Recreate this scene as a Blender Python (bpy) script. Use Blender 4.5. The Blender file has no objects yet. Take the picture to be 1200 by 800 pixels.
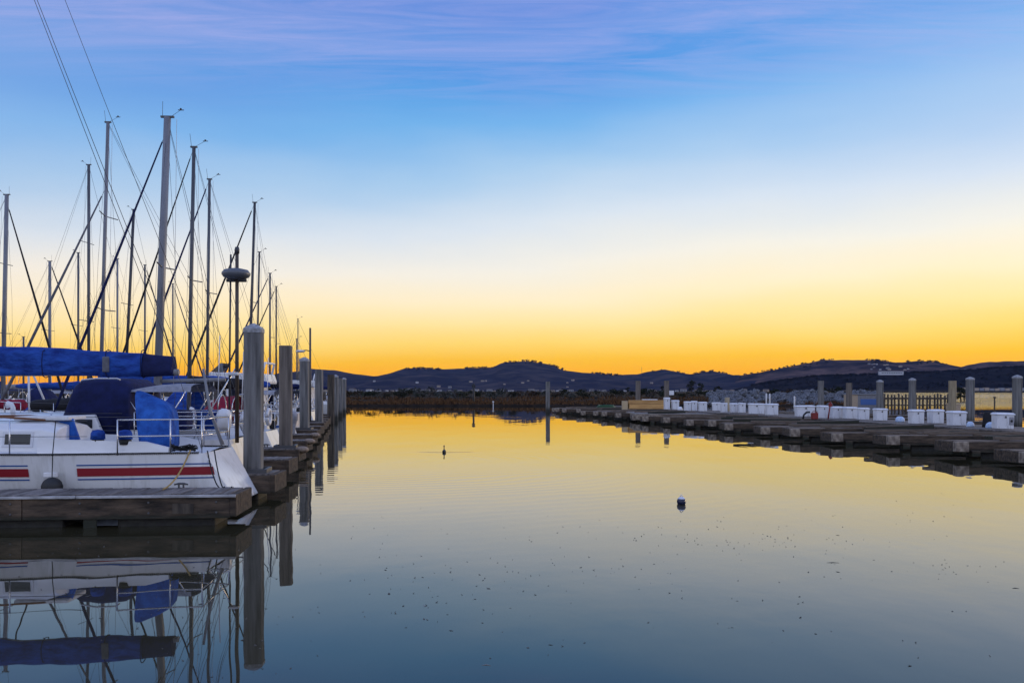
import bpy, math, random
from mathutils import Vector, Matrix, noise
random.seed(7)
R = math.radians
S = bpy.context.scene
C = S.collection
F = 1000.0; HOR = 458.0; EYE = 2.1          # survey constants used to lay the place out in metres
def at(px, py, d):                          # metres from a sighting
    return Vector(((px-600)/F*d, d, EYE-(py-HOR)/F*d))
def lin(r, g, b):
    def c(x):
        x /= 255.0
        return x/12.92 if x <= .04045 else ((x+.055)/1.055)**2.4
    return (c(r), c(g), c(b), 1)

# ------------------------------------------------------------------ camera
cam = bpy.data.cameras.new('camera'); co = bpy.data.objects.new('camera', cam); C.objects.link(co)
co.location = (0, 0, EYE); co.rotation_euler = (R(90), 0, 0)
cam.sensor_width = 36; cam.lens = 30; cam.shift_y = (HOR-400)/1200
cam.clip_start = .1; cam.clip_end = 12000
S.camera = co
S.view_settings.view_transform = 'Standard'; S.view_settings.look = 'None'
S.view_settings.gamma = 1; S.view_settings.use_curve_mapping = False
S.view_settings.exposure = 0
S.cycles.use_denoising = True
S.cycles.max_bounces = 6; S.cycles.volume_bounces = 0
S.cycles.caustics_reflective = False; S.cycles.caustics_refractive = False

# ------------------------------------------------------------------ sky
SUN_AZ, SUN_EL = R(48), R(3)
w = bpy.data.worlds.new('World'); S.world = w; w.use_nodes = True
nt = w.node_tree; nt.nodes.clear(); N = nt.nodes.new; LK = nt.links.new
out = N('ShaderNodeOutputWorld'); bg = N('ShaderNodeBackground'); LK(bg.outputs[0], out.inputs[0])
tc = N('ShaderNodeTexCoord'); sep = N('ShaderNodeSeparateXYZ'); LK(tc.outputs['Generated'], sep.inputs[0])
def mth(op, a, b=None, c=None, clamp=False):
    n = N('ShaderNodeMath'); n.operation = op; n.use_clamp = clamp
    for i, v in enumerate((a, b, c)):
        if v is None: continue
        if isinstance(v, (int, float)): n.inputs[i].default_value = v
        else: LK(v, n.inputs[i])
    return n.outputs[0]
def ramp(fac, stops, interp='LINEAR'):
    n = N('ShaderNodeValToRGB'); cr = n.color_ramp; cr.interpolation = interp
    while len(cr.elements) < len(stops): cr.elements.new(.5)
    for e, (p, c) in zip(cr.elements, stops): e.position = p; e.color = c
    LK(fac, n.inputs[0]); return n.outputs[0]
def mixc(fac, a, b, mode='MIX'):
    n = N('ShaderNodeMix'); n.data_type = 'RGBA'; n.blend_type = mode
    for sock, v in ((n.inputs[0], fac), (n.inputs[6], a), (n.inputs[7], b)):
        if isinstance(v, (int, float)): sock.default_value = v
        elif isinstance(v, tuple): sock.default_value = v
        else: LK(v, sock)
    return n.outputs[2]
X, Y, Z = sep.outputs
zc = mth('MAXIMUM', Z, 0.0)
k = mth('MULTIPLY', mth('MULTIPLY', zc, 4.5, clamp=True), 0.08)
mph = N('ShaderNodeMapping'); LK(tc.outputs['Generated'], mph.inputs[0]); mph.inputs['Scale'].default_value = (2.2, 2.2, 9)
nh = N('ShaderNodeTexNoise'); LK(mph.outputs[0], nh.inputs[0]); nh.inputs['Scale'].default_value = 1.4; nh.inputs['Detail'].default_value = 4
wob = mth('MULTIPLY', mth('SUBTRACT', nh.outputs[0], .5), mth('MULTIPLY', mth('MULTIPLY', zc, 6.0, clamp=True), .055))
zz = mth('ADD', mth('SUBTRACT', zc, mth('MULTIPLY', k, X)), wob, clamp=True)
front = ramp(zz, [(0, lin(255,166,0)), (.018, lin(255,177,0)), (.036, lin(255,196,34)), (.055, lin(255,218,110)), (.078, lin(255,232,162)),
                  (.107, lin(254,240,204)), (.143, lin(243,241,233)), (.187, lin(216,229,244)), (.25, lin(166,204,242)), (.30, lin(112,178,240)), (.345, lin(76,152,232)),
                  (.41, lin(96,142,226)), (.6, lin(108,146,218)), (1, lin(112,142,208))])
warm = mixc(mth('MULTIPLY_ADD', X, .9, .5, clamp=True), lin(255,248,242), lin(255,255,252))
front = mixc(1.0, front, warm, 'MULTIPLY')
pale = mth('MULTIPLY', mth('SUBTRACT', mth('ABSOLUTE', mth('ADD', X, .02)), .10, clamp=True), mth('MULTIPLY', mth('SUBTRACT', zc, .16, clamp=True), 9.0, clamp=True))
front = mixc(mth('MULTIPLY', pale, .8, clamp=True), front, lin(168,192,236))
back = ramp(zz, [(0, lin(140,155,190)), (.1, lin(196,192,205)), (.25, lin(192,202,222)), (.5, lin(160,182,222)), (1, lin(110,138,200))])
mr = N('ShaderNodeMapRange'); mr.interpolation_type = 'SMOOTHSTEP'
LK(Y, mr.inputs[0]); mr.inputs[1].default_value = -.25; mr.inputs[2].default_value = .55
skyc = mixc(mr.outputs[0], mixc(1.0, back, (1.75,1.72,1.68,1), 'MULTIPLY'), front)  # sky behind the camera, out of view, brightened to act as fill light
# thin cirrus high up, laid on a flat layer overhead
inv = mth('DIVIDE', 1.0, mth('MAXIMUM', Z, .04))
cmb = N('ShaderNodeCombineXYZ')
LK(mth('MULTIPLY', X, inv), cmb.inputs[0]); LK(mth('MULTIPLY', Y, inv), cmb.inputs[1])
mp = N('ShaderNodeMapping'); LK(cmb.outputs[0], mp.inputs[0]); mp.inputs['Rotation'].default_value = (0,0,R(-14)); mp.inputs['Scale'].default_value = (.8, 5.2, 1); mp.inputs['Location'].default_value = (3.1,0.4,0)
nz = N('ShaderNodeTexNoise'); LK(mp.outputs[0], nz.inputs[0]); nz.inputs['Scale'].default_value = 1.3; nz.inputs['Detail'].default_value = 10; nz.inputs['Roughness'].default_value = .66; nz.inputs['Distortion'].default_value = 1.1
cl = N('ShaderNodeMapRange'); LK(nz.outputs[0], cl.inputs[0]); cl.inputs[1].default_value = .36; cl.inputs[2].default_value = .70
hi = N('ShaderNodeMapRange'); hi.interpolation_type = 'SMOOTHSTEP'; LK(Z, hi.inputs[0]); hi.inputs[1].default_value = .285; hi.inputs[2].default_value = .385
cf = mth('MULTIPLY', mth('MULTIPLY', cl.outputs[0], hi.outputs[0]), .48)
skyc = mixc(cf, skyc, lin(186,182,232))
sky = N('ShaderNodeTexSky'); sky.sky_type = 'NISHITA'; sky.sun_disc = False
sky.sun_elevation = SUN_EL; sky.sun_rotation = SUN_AZ
nish = mixc(1.0, sky.outputs[0], (.1,.1,.1,1), 'MULTIPLY')
skyc = mixc(1.0, mixc(.05, skyc, nish), (1.09,1.09,1.09,1), 'MULTIPLY')
LK(skyc, bg.inputs[0]); bg.inputs[1].default_value = 1.0

sl = bpy.data.lights.new('sun', 'SUN'); sl.energy = 1.1; sl.angle = R(12); sl.color = (1, .78, .55)
so = bpy.data.objects.new('sun', sl); C.objects.link(so)
sd = Vector((math.sin(SUN_AZ)*math.cos(SUN_EL), math.cos(SUN_AZ)*math.cos(SUN_EL), math.sin(SUN_EL)))
so.rotation_euler = sd.to_track_quat('Z', 'Y').to_euler()

# ------------------------------------------------------------------ materials
def mat(name, col, rough=.6, metal=0.0, col2=None, scale=(3,3,3), nscale=1.0, contrast=(.35,.65), bump=0.0, bscale=None, island=0.0, stain=None, spec=.5, detail=5):
    m = bpy.data.materials.new(name); m.use_nodes = True
    t = m.node_tree; b = t.nodes['Principled BSDF']
    b.inputs['Roughness'].default_value = rough; b.inputs['Metallic'].default_value = metal
    b.inputs['Specular IOR Level'].default_value = spec
    c = tuple(col)+(1,)
    b.inputs['Base Color'].default_value = c
    if col2 is None and not bump and not island: return m
    tcn = t.nodes.new('ShaderNodeTexCoord'); mpn = t.nodes.new('ShaderNodeMapping'); mpn.inputs['Scale'].default_value = scale
    t.links.new(tcn.outputs['Object'], mpn.inputs[0])
    n = t.nodes.new('ShaderNodeTexNoise'); n.inputs['Scale'].default_value = nscale; n.inputs['Detail'].default_value = detail; n.inputs['Roughness'].default_value = .62
    t.links.new(mpn.outputs[0], n.inputs[0])
    colsock = None
    if col2 is not None:
        r = t.nodes.new('ShaderNodeValToRGB'); r.color_ramp.elements[0].position = contrast[0]; r.color_ramp.elements[1].position = contrast[1]
        r.color_ramp.elements[0].color = c; r.color_ramp.elements[1].color = tuple(col2)+(1,)
        t.links.new(n.outputs[0], r.inputs[0]); colsock = r.outputs[0]
    if island:
        g = t.nodes.new('ShaderNodeNewGeometry'); mr_ = t.nodes.new('ShaderNodeMapRange')
        t.links.new(g.outputs['Random Per Island'], mr_.inputs[0]); mr_.inputs[3].default_value = 1-island; mr_.inputs[4].default_value = 1+island
        mx = t.nodes.new('ShaderNodeMix'); mx.data_type = 'RGBA'; mx.blend_type = 'MULTIPLY'; mx.inputs[0].default_value = 1
        if colsock: t.links.new(colsock, mx.inputs[6])
        else: mx.inputs[6].default_value = c
        t.links.new(mr_.outputs[0], mx.inputs[7]); colsock = mx.outputs[2]
    if stain:                                   # waterline growth: (height, colour)
        zlo, zhi, sc = stain
        sp = t.nodes.new('ShaderNodeSeparateXYZ'); t.links.new(tcn.outputs['Object'], sp.inputs[0])
        ad = t.nodes.new('ShaderNodeMath'); ad.operation = 'MULTIPLY_ADD'; t.links.new(n.outputs[0], ad.inputs[0]); ad.inputs[1].default_value = .25; t.links.new(sp.outputs[2], ad.inputs[2])
        mr_ = t.nodes.new('ShaderNodeMapRange'); t.links.new(ad.outputs[0], mr_.inputs[0]); mr_.inputs[1].default_value = zlo; mr_.inputs[2].default_value = zhi; mr_.inputs[3].default_value = 1; mr_.inputs[4].default_value = 0
        mx = t.nodes.new('ShaderNodeMix'); mx.data_type = 'RGBA'; t.links.new(mr_.outputs[0], mx.inputs[0])
        if colsock: t.links.new(colsock, mx.inputs[6])
        else: mx.inputs[6].default_value = c
        mx.inputs[7].default_value = tuple(sc)+(1,); colsock = mx.outputs[2]
    if colsock: t.links.new(colsock, b.inputs['Base Color'])
    if bump:
        bn = t.nodes.new('ShaderNodeBump'); bn.inputs['Strength'].default_value = 1; bn.inputs['Distance'].default_value = bump
        if bscale:
            n2 = t.nodes.new('ShaderNodeTexNoise'); n2.inputs['Detail'].default_value = 3; n2.inputs['Scale'].default_value = bscale
            t.links.new(mpn.outputs[0], n2.inputs[0]); t.links.new(n2.outputs[0], bn.inputs['Height'])
        else: t.links.new(n.outputs[0], bn.inputs['Height'])
        t.links.new(bn.outputs[0], b.inputs['Normal'])
    return m
M = dict(
 gel = mat('white_gelcoat', (.74,.74,.75), .28, col2=(.62,.62,.62), scale=(1,3,3), nscale=1.4, contrast=(.4,.75)),
 hullgel = mat('hull_gelcoat', (.74,.74,.745), .22, col2=(.50,.49,.46), scale=(5,5,.5), nscale=1.3, contrast=(.5,.85), stain=(.20,.34,(.06,.055,.035))),
 deckw = mat('deck_gelcoat', (.66,.66,.66), .5, col2=(.5,.5,.5), nscale=2, contrast=(.4,.75)),
 boxw = mat('box_white', (.70,.71,.75), .5, col2=(.26,.26,.27), scale=(5,5,1.6), nscale=1.5, contrast=(.52,.82), island=.12, detail=8),
 red = mat('red_stripe', (.28,.02,.03), .35),
 blue_line = mat('blue_stripe', (.03,.10,.32), .35),
 canvas = mat('blue_canvas', (.006,.026,.17), .8, col2=(.022,.085,.38), scale=(1.2,3,3), nscale=2.2, bump=.09, bscale=2.2, spec=.2),
 canvas_b = mat('bright_blue_canvas', (.008,.045,.24), .75, col2=(.025,.13,.50), scale=(2,3,2), nscale=1.8, bump=.07, bscale=2.2, spec=.25),
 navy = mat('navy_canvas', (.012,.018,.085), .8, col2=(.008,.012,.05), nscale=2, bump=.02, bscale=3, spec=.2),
 black_canvas = mat('black_canvas', (.018,.018,.022), .8, bump=.02, bscale=3, spec=.2),
 crimson = mat('crimson_canvas', (.28,.015,.04), .75, col2=(.18,.01,.03), nscale=2, bump=.02, bscale=3, spec=.2),
 greyc = mat('grey_canvas', (.34,.34,.37), .75, col2=(.22,.22,.25), nscale=2, bump=.02, bscale=3, spec=.2),
 greyd = mat('dark_grey_canvas', (.16,.165,.19), .75, col2=(.09,.09,.105), nscale=2, bump=.02, bscale=3, spec=.2),
 alu = mat('mast_alloy', (.10,.105,.118), .45, .2, col2=(.06,.063,.072), scale=(1,1,.3), nscale=2),
 alu_l = mat('pale_mast_paint', (.205,.213,.24), .45, col2=(.135,.14,.16), scale=(1,1,.3), nscale=2),
 alu_d = mat('dark_mast', (.035,.035,.042), .5),
 steel = mat('polished_steel', (.6,.6,.62), .25, .9),
 wire = mat('rigging_wire', (.08,.08,.085), .5, .3),
 glass = mat('dark_glass', (.012,.013,.018), .08),
 black = mat('black_rubber', (.012,.012,.013), .6),
 rope_k = mat('black_rope', (.015,.015,.017), .9),
 rope_y = mat('tan_rope', (.36,.24,.08), .9),
 rope_w = mat('white_rope', (.5,.48,.44), .9),
 wood = mat('weathered_wood', (.035,.025,.018), .85, col2=(.24,.185,.145), scale=(1.2,14,14), nscale=1.4, contrast=(.3,.7), island=.3, bump=.006),
 beam = mat('beam_wood', (.012,.008,.005), .85, col2=(.135,.093,.062), scale=(1.3,6,6), nscale=1.6, contrast=(.34,.74), island=.3, bump=.02, stain=(.22,.34,(.02,.022,.013))),
 plank = mat('deck_planks', (.055,.045,.04), .85, col2=(.21,.185,.17), scale=(9,1.2,9), nscale=1.4, contrast=(.3,.7), island=.35, bump=.005),
 endgrain = mat('pale_end_grain', (.13,.10,.078), .85, col2=(.33,.275,.22), scale=(6,6,6), nscale=1.2, bump=.006),
 strip = mat('pale_rub_strip', (.5,.5,.52), .55, col2=(.24,.24,.25), scale=(3,8,8), nscale=1.5),
 floatm = mat('float_hull', (.012,.012,.012), .7, col2=(.03,.03,.027), nscale=3),
 bumper = mat('tan_bumper', (.30,.225,.165), .8, col2=(.15,.11,.08), nscale=4),
 conc = mat('pile_concrete', (.07,.068,.066), .85, col2=(.20,.195,.19), scale=(7,7,.55), nscale=1.3, contrast=(.34,.66), bump=.012, stain=(.38,.75,(.035,.034,.026))),
 conc_b = mat('brown_pile_concrete', (.075,.062,.052), .85, col2=(.19,.16,.135), scale=(7,7,.5), nscale=1.3, contrast=(.34,.66), bump=.012, stain=(.38,.75,(.03,.03,.022))),
 pile_wood = mat('old_pile_wood', (.03,.024,.02), .9, col2=(.10,.08,.06), scale=(6,6,.8), nscale=1.3, bump=.01),
 pile_tan = mat('tan_pile_wood', (.24,.19,.12), .9, col2=(.38,.31,.2), scale=(6,6,.8), nscale=1.3, bump=.01),
 cap = mat('pile_cap', (.36,.37,.40), .6, col2=(.17,.17,.18), nscale=5),
 lumber = mat('new_lumber', (.42,.22,.07), .75, col2=(.62,.36,.13), scale=(1,8,8), nscale=1.3, island=.25),
 lumber_e = mat('lumber_end', (.55,.42,.25), .8, island=.3),
 redp = mat('red_paint', (.20,.014,.012), .6),
 tarp_b = mat('pale_blue_tarp', (.28,.45,.72), .6, col2=(.6,.66,.75), nscale=5, bump=.03),
 tan = mat('tan_board', (.42,.33,.24), .8, col2=(.34,.26,.19), nscale=3),
 shed = mat('grey_shed', (.22,.22,.24), .7, col2=(.15,.15,.17), nscale=2),
 shedblue = mat('blue_panel', (.05,.12,.34), .6),
 rock = mat('rock', (.03,.032,.038), .9, col2=(.20,.21,.24), nscale=1.1, contrast=(.4,.62), bump=.2, island=.3),
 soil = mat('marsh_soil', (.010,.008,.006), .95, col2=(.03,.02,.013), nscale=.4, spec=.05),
 reed = mat('dry_reed', (.085,.045,.022), .9, spec=.05, island=.7),
 leaf1 = mat('dark_leaf', (.018,.022,.013), .8, spec=.05, island=.6),
 leaf2 = mat('brown_leaf', (.045,.028,.016), .8, spec=.05, island=.6),
 leaf3 = mat('grey_leaf', (.055,.06,.055), .8, spec=.05, island=.6),
 twig = mat('twig', (.03,.024,.02), .9),
 hwall = mat('house_wall', (.45,.46,.5), .8), hwall2 = mat('house_wall_tan', (.36,.3,.25), .8), hwall3 = mat('house_wall_grey', (.22,.23,.26), .8),
 hroof = mat('house_roof', (.09,.07,.065), .8),
 bird = mat('bird_feather', (.022,.019,.016), .6), beak = mat('beak', (.2,.12,.03), .5),
 buoyb = mat('buoy_blue', (.012,.016,.05), .35), buoyw = mat('buoy_white', (.6,.62,.7), .35),
 flake = mat('leaf_litter', (.055,.05,.042), .8, island=.5), flake2 = mat('pale_litter', (.18,.175,.165), .7),
 lamp = mat('pale_plastic', (.6,.6,.62), .4),
)
def hill_mat(name, dark, grass, sc):
    m = mat(name, dark, .95, col2=grass, scale=(1,1,1), nscale=sc, contrast=(.42,.62), detail=8, spec=.0); return m
M['hill'] = hill_mat('hill_hazy_blue', (.024,.026,.042), (.062,.052,.060), .011)  # bluish base colour carries part of the distance haze
M['hill_r'] = hill_mat('hill_brown', (.024,.021,.028), (.125,.082,.074), .009)
M['hill_n'] = hill_mat('hill_wooded', (.010,.011,.015), (.022,.020,.024), .02)

# ------------------------------------------------------------------ mesh builder
class MB:
    def __init__(s): s.v=[]; s.f=[]; s.m=[]; s.s=[]
    def face(s, idx, mi=0, sm=False): s.f.append(tuple(idx)); s.m.append(mi); s.s.append(sm)
    def box(s, x0,x1,y0,y1,z0,z1, mi=0, mx=None):
        n=len(s.v); P=[(x0,y0,z0),(x1,y0,z0),(x1,y1,z0),(x0,y1,z0),(x0,y0,z1),(x1,y0,z1),(x1,y1,z1),(x0,y1,z1)]
        if mx is not None: P=[tuple(mx@Vector(p)) for p in P]
        s.v+=P
        for q in ((0,3,2,1),(4,5,6,7),(0,1,5,4),(1,2,6,5),(2,3,7,6),(3,0,4,7)): s.face([n+i for i in q],mi)
        return s
    def loft(s, rings, mi=0, sm=True, caps=True, closed=True):
        n=len(s.v); k=len(rings[0])
        for r in rings: s.v+=[tuple(p) for p in r]
        for a in range(len(rings)-1):
            for b in range(k if closed else k-1):
                c=(b+1)%k
                s.face((n+a*k+b,n+a*k+c,n+(a+1)*k+c,n+(a+1)*k+b),mi,sm)
        if caps and closed:
            s.face([n+b for b in range(k)][::-1],mi); s.face([n+(len(rings)-1)*k+b for b in range(k)],mi)
        return s
    def tube(s, pts, r, n=8, mi=0, ry=None, caps=True):
        pts=[Vector(p) for p in pts]; rs=r if isinstance(r,(list,tuple)) else [r]*len(pts)
        up=None; rings=[]
        for i,p in enumerate(pts):
            t=(pts[min(i+1,len(pts)-1)]-pts[max(i-1,0)]).normalized()
            if up is None:
                up=Vector((0,0,1)) if abs(t.z)<.9 else Vector((0,1,0))
            u=(up-t*up.dot(t)).normalized(); v=t.cross(u); up=u
            q=1 if ry is None else ry
            rings.append([p+u*(rs[i]*math.cos(a))+v*(rs[i]*q*math.sin(a)) for a in [2*math.pi*j/n for j in range(n)]])
        return s.loft(rings,mi,True,caps)
    def lathe(s, c, prof, n=12, mi=0):      # prof: (r,z) upward
        return s.loft([[(c[0]+r*math.cos(2*math.pi*j/n),c[1]+r*math.sin(2*math.pi*j/n),c[2]+z) for j in range(n)] for r,z in prof],mi)
    def ell(s, c, rx, ry, rz, n=12, m=7, mi=0):
        return s.loft([[(c[0]+rx*math.sin(t)*math.cos(2*math.pi*j/n),c[1]+ry*math.sin(t)*math.sin(2*math.pi*j/n),c[2]-rz*math.cos(t)) for j in range(n)] for t in [math.pi*(.02+.96*i/m) for i in range(m+1)]],mi)
    def build(s, name, mats, parent=None, bevel=0, loc=None):
        me=bpy.data.meshes.new(name); me.from_pydata(s.v,[],s.f)
        for m in (mats if isinstance(mats,(list,tuple)) else [mats]): me.materials.append(m)
        me.polygons.foreach_set('material_index',s.m); me.polygons.foreach_set('use_smooth',s.s); me.update()
        o=bpy.data.objects.new(name,me); C.objects.link(o)
        if parent is not None: o.parent=parent
        if loc is not None: o.location=loc
        if bevel:
            b=o.modifiers.new('bevel','BEVEL'); b.width=bevel; b.segments=2; b.limit_method='ANGLE'
        return o
def tag(o, label, cat, group=None, kind=None):
    o['label']=label; o['category']=cat
    if group: o['group']=group
    if kind: o['kind']=kind
    return o
def setting(o, kind='structure', label=None, cat=None):
    o['kind']=kind
    if label: o['label']=label; o['category']=cat
    return o
def empty(name, loc, rz, label, cat, group=None):
    o=bpy.data.objects.new(name,None); C.objects.link(o); o.location=loc; o.rotation_euler=(0,0,rz); o.empty_display_size=.3
    return tag(o,label,cat,group)
def copy_tree(o, parent=None):
    c=o.copy(); C.objects.link(c); c.parent=parent
    for ch in list(o.children): copy_tree(ch,c)
    return c
ORD=['first','second','third','fourth','fifth','sixth','seventh','eighth','ninth','tenth','eleventh','twelfth','thirteenth','fourteenth','fifteenth','sixteenth','seventeenth','eighteenth','nineteenth','twentieth','twenty-first','twenty-second','twenty-third']
def interp(tab, x):
    if x<=tab[0][0]: return tab[0][1]
    for (a,b),(c,d) in zip(tab,tab[1:]):
        if x<=c:
            t=(x-a)/(c-a); t2=t*t*(3-2*t); return b+(d-b)*(.5*t+.5*t2)
    return tab[-1][1]

# ------------------------------------------------------------------ water
def make_water():
    mb=MB(); n=len(mb.v)
    mb.v=[(-3400,-60,0),(3400,-60,0),(3400,3950,0),(-3400,3950,0)]; mb.face((0,1,2,3))
    m=bpy.data.materials.new('harbour_water'); m.use_nodes=True; t=m.node_tree; b=t.nodes['Principled BSDF']
    b.inputs['Base Color'].default_value=(.037,.032,.017,1); b.inputs['Roughness'].default_value=.012; b.inputs['IOR'].default_value=1.43
    nn=t.nodes.new; lk=t.links.new
    tcn=nn('ShaderNodeTexCoord')
    def nz(scale, vec, det=2):
        mp=nn('ShaderNodeMapping'); mp.inputs['Scale'].default_value=vec; lk(tcn.outputs['Object'],mp.inputs[0])
        a=nn('ShaderNodeTexNoise'); a.inputs['Scale'].default_value=scale; a.inputs['Detail'].default_value=det; lk(mp.outputs[0],a.inputs[0]); return a.outputs[0]
    def op(o,a,b_=None,c=None,clamp=False):
        q=nn('ShaderNodeMath'); q.operation=o; q.use_clamp=clamp
        for i,v in enumerate((a,b_,c)):
            if v is None: continue
            if isinstance(v,(int,float)): q.inputs[i].default_value=v
            else: lk(v,q.inputs[i])
        return q.outputs[0]
    big=nz(.55,(1,.45,1)); small=nz(2.6,(1,.7,1))
    patch=nz(.09,(.6,1,1))
    pm=nn('ShaderNodeMapRange'); lk(patch,pm.inputs[0]); pm.inputs[1].default_value=.42; pm.inputs[2].default_value=.66
    sp=nn('ShaderNodeSeparateXYZ'); lk(tcn.outputs['Object'],sp.inputs[0])
    # ring ripples spreading from the left
    dx=op('SUBTRACT',sp.outputs[0],-4.6); dy=op('SUBTRACT',sp.outputs[1],26.0)
    rr=op('ADD',op('SQRT',op('ADD',op('MULTIPLY',dx,dx),op('MULTIPLY',dy,dy))),op('MULTIPLY',nz(.22,(1,1,1)),1.6))
    ring=op('SINE',op('MULTIPLY',rr,13.0))
    fall=op('MULTIPLY',op('DIVIDE',1.0,op('ADD',1.0,op('POWER',op('DIVIDE',rr,9.0),4.0))),.00055)
    ring=op('MULTIPLY',ring,op('MULTIPLY',op('MULTIPLY',fall,3.4),pm.outputs[0]))
    # the bird's wake, a shallow crest to both sides
    bx=op('ABSOLUTE',op('SUBTRACT',sp.outputs[0],-2.33))
    by=op('SUBTRACT',op('SUBTRACT',sp.outputs[1],29.15),op('MULTIPLY',bx,.22))
    wk=op('MULTIPLY',op('EXPONENT',op('MULTIPLY',op('MULTIPLY',by,by),-120.0)),op('SUBTRACT',1.0,op('DIVIDE',bx,1.5),clamp=True))
    bay=nn('ShaderNodeMapRange'); bay.interpolation_type='SMOOTHSTEP'; lk(sp.outputs[1],bay.inputs[0]); bay.inputs[1].default_value=88; bay.inputs[2].default_value=140
    bayx=nn('ShaderNodeMapRange'); bayx.interpolation_type='SMOOTHSTEP'; lk(sp.outputs[0],bayx.inputs[0]); bayx.inputs[1].default_value=32; bayx.inputs[2].default_value=44
    chop=op('MULTIPLY',op('MULTIPLY',nz(1.1,(.7,1,1),3),bay.outputs[0]),op('MULTIPLY',bayx.outputs[0],.16))
    h=op('ADD',op('MULTIPLY',big,.009),chop)
    h=op('ADD',h,op('MULTIPLY',op('MULTIPLY',small,.0022),pm.outputs[0]))
    h=op('ADD',h,ring); h=op('ADD',h,op('MULTIPLY',wk,.006))
    bn=nn('ShaderNodeBump'); bn.inputs['Strength'].default_value=1; bn.inputs['Distance'].default_value=1; lk(h,bn.inputs['Height']); lk(bn.outputs[0],b.inputs['Normal'])
    return setting(mb.build('water',m))
make_water()

# ------------------------------------------------------------------ hills
RID=[(-400,450),(0,454),(230,452),(300,446),(340,436),(365,432),(390,433.5),(420,438.5),(440,441),(455,438),(475,431.5),(520,432.3),(545,431.5),(575,431),(590,424.5),(615,423),(640,426),(650,429),(660,434),(690,437),(720,439.5),(745,438.5),(760,435.5),(778,432.5),(790,435),(805,439),(820,436.5),(835,434.5),(845,436.5),(860,440),(900,442),(1000,444),(1600,444)]
RIDR=[(800,459),(835,450),(860,441),(885,437),(905,433.5),(925,429.5),(940,426.5),(965,421.7),(1000,421.7),(1020,421.7),(1050,424.7),(1080,422.7),(1095,424),(1122,430.5),(1140,426.3),(1160,423.7),(1200,423),(1300,426),(1600,440)]
RIDN=[(840,460),(880,452),(920,446),(960,441),(1000,440),(1060,437.5),(1100,436),(1140,434.5),(1170,431.5),(1200,430.5),(1300,432),(1600,440)]
def hill_h(tab, px, t, Y1):
    H=max(.2,(HOR-interp(tab,px))/F*Y1+EYE)
    q=H*(t**1.25)
    return q
def make_hill(name, tab, p0, p1, Y0, Y1, Y2, m, amp):
    rings=[]; cols=[p0+(p1-p0)*i/260 for i in range(261)]
    rows=[(j/18,1) for j in range(19)]+[(1-j/4,2) for j in range(1,5)]
    mb=MB(); k=len(cols)
    for (t,sd_) in rows:
        for px in cols:
            Yy=Y0+(Y1-Y0)*t if sd_==1 else Y2+(Y1-Y2)*t
            z=hill_h(tab,px,t,Y1)
            x=(px-600)/F*Y1*(.8+.2*Yy/Y1)
            nz_=noise.noise((x*.006,Yy*.006,3.1))+.5*noise.noise((x*.02,Yy*.02,1.7))
            z+=amp*nz_*(4*t*(1-t))*min(1,z/20) + (noise.noise((px*.13,.5,t))*1.3 if t==1 else 0)
            mb.v.append((x,Yy,max(z,-.4) if t>0 else -.5))
    for a in range(len(rows)-1):
        for b in range(k-1): mb.face((a*k+b,a*k+b+1,(a+1)*k+b+1,(a+1)*k+b),0,True)
    return setting(mb.build(name,m))
make_hill('hills',RID,-400,1000,1750,3000,3700,M['hill'],16)
make_hill('hills_right',RIDR,800,1600,1650,2600,3300,M['hill_r'],12)
make_hill('wooded_hill',RIDN,840,1600,1250,1620,1900,M['hill_n'],5)
def leaf_blob(mb, c, r, n, size, mi=0, flat=.8):
    for _ in range(n):
        while True:
            q=Vector((random.uniform(-1,1),random.uniform(-1,1),random.uniform(-1,1)))
            if .15<q.length<1: break
        q=q*(.55+.45*random.random()); p=Vector(c)+Vector((q.x*r,q.y*r,q.z*r*flat))
        u=Vector((random.gauss(0,1),random.gauss(0,1),random.gauss(0,1))).normalized(); v=u.orthogonal().normalized(); s=size*random.uniform(.6,1.3)
        i=len(mb.v); mb.v+=[tuple(p-u*s),tuple(p+v*s*.6),tuple(p+u*s),tuple(p-v*s*.6)]; mb.face((i,i+1,i+2,i+3),mi)
def ridge_trees(name, tab, Y1, spans, n, smin, smax, m, x_scale=1.0, tr=(.9,1.0), Y0=None):
    mb=MB()
    for _ in range(n):
        a,b=random.choice(spans); px=random.uniform(a,b); t=random.uniform(*tr) if random.random()>.6 else 1.0
        Y0_=Y0; Yy=Y0_+(Y1-Y0_)*t
        z=hill_h(tab,px,t,Y1); x=(px-600)/F*Y1*(.8+.2*Yy/Y1); s=random.uniform(smin,smax)
        for _k in range(3):
            leaf_blob(mb,(x+random.uniform(-s,s)*.7,Yy,z+s*random.uniform(.2,.55)),s*random.uniform(.4,.8),12,s*.35)
    o=mb.build(name,m); setting(o,'stuff'); tag(o,'far wood of dark trees along the '+name.split('_')[0]+' crest','trees'); return o
ridge_trees('ridge_wood',RID,3000,[(588,665),(545,580),(690,730),(758,860),(800,850),(475,520)],170,2.5,7.5,M['hill_n'],Y0=1750)
ridge_trees('right_ridge_wood',RIDR,2600,[(835,905),(900,985),(1010,1045),(1060,1110)],120,2.5,6.0,M['hill_n'],Y0=1650)
ridge_trees('wooded_slope',RIDN,1620,[(880,1240)],900,2.5,5.0,M['hill_n'],tr=(.15,1.0),Y0=1250)

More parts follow.
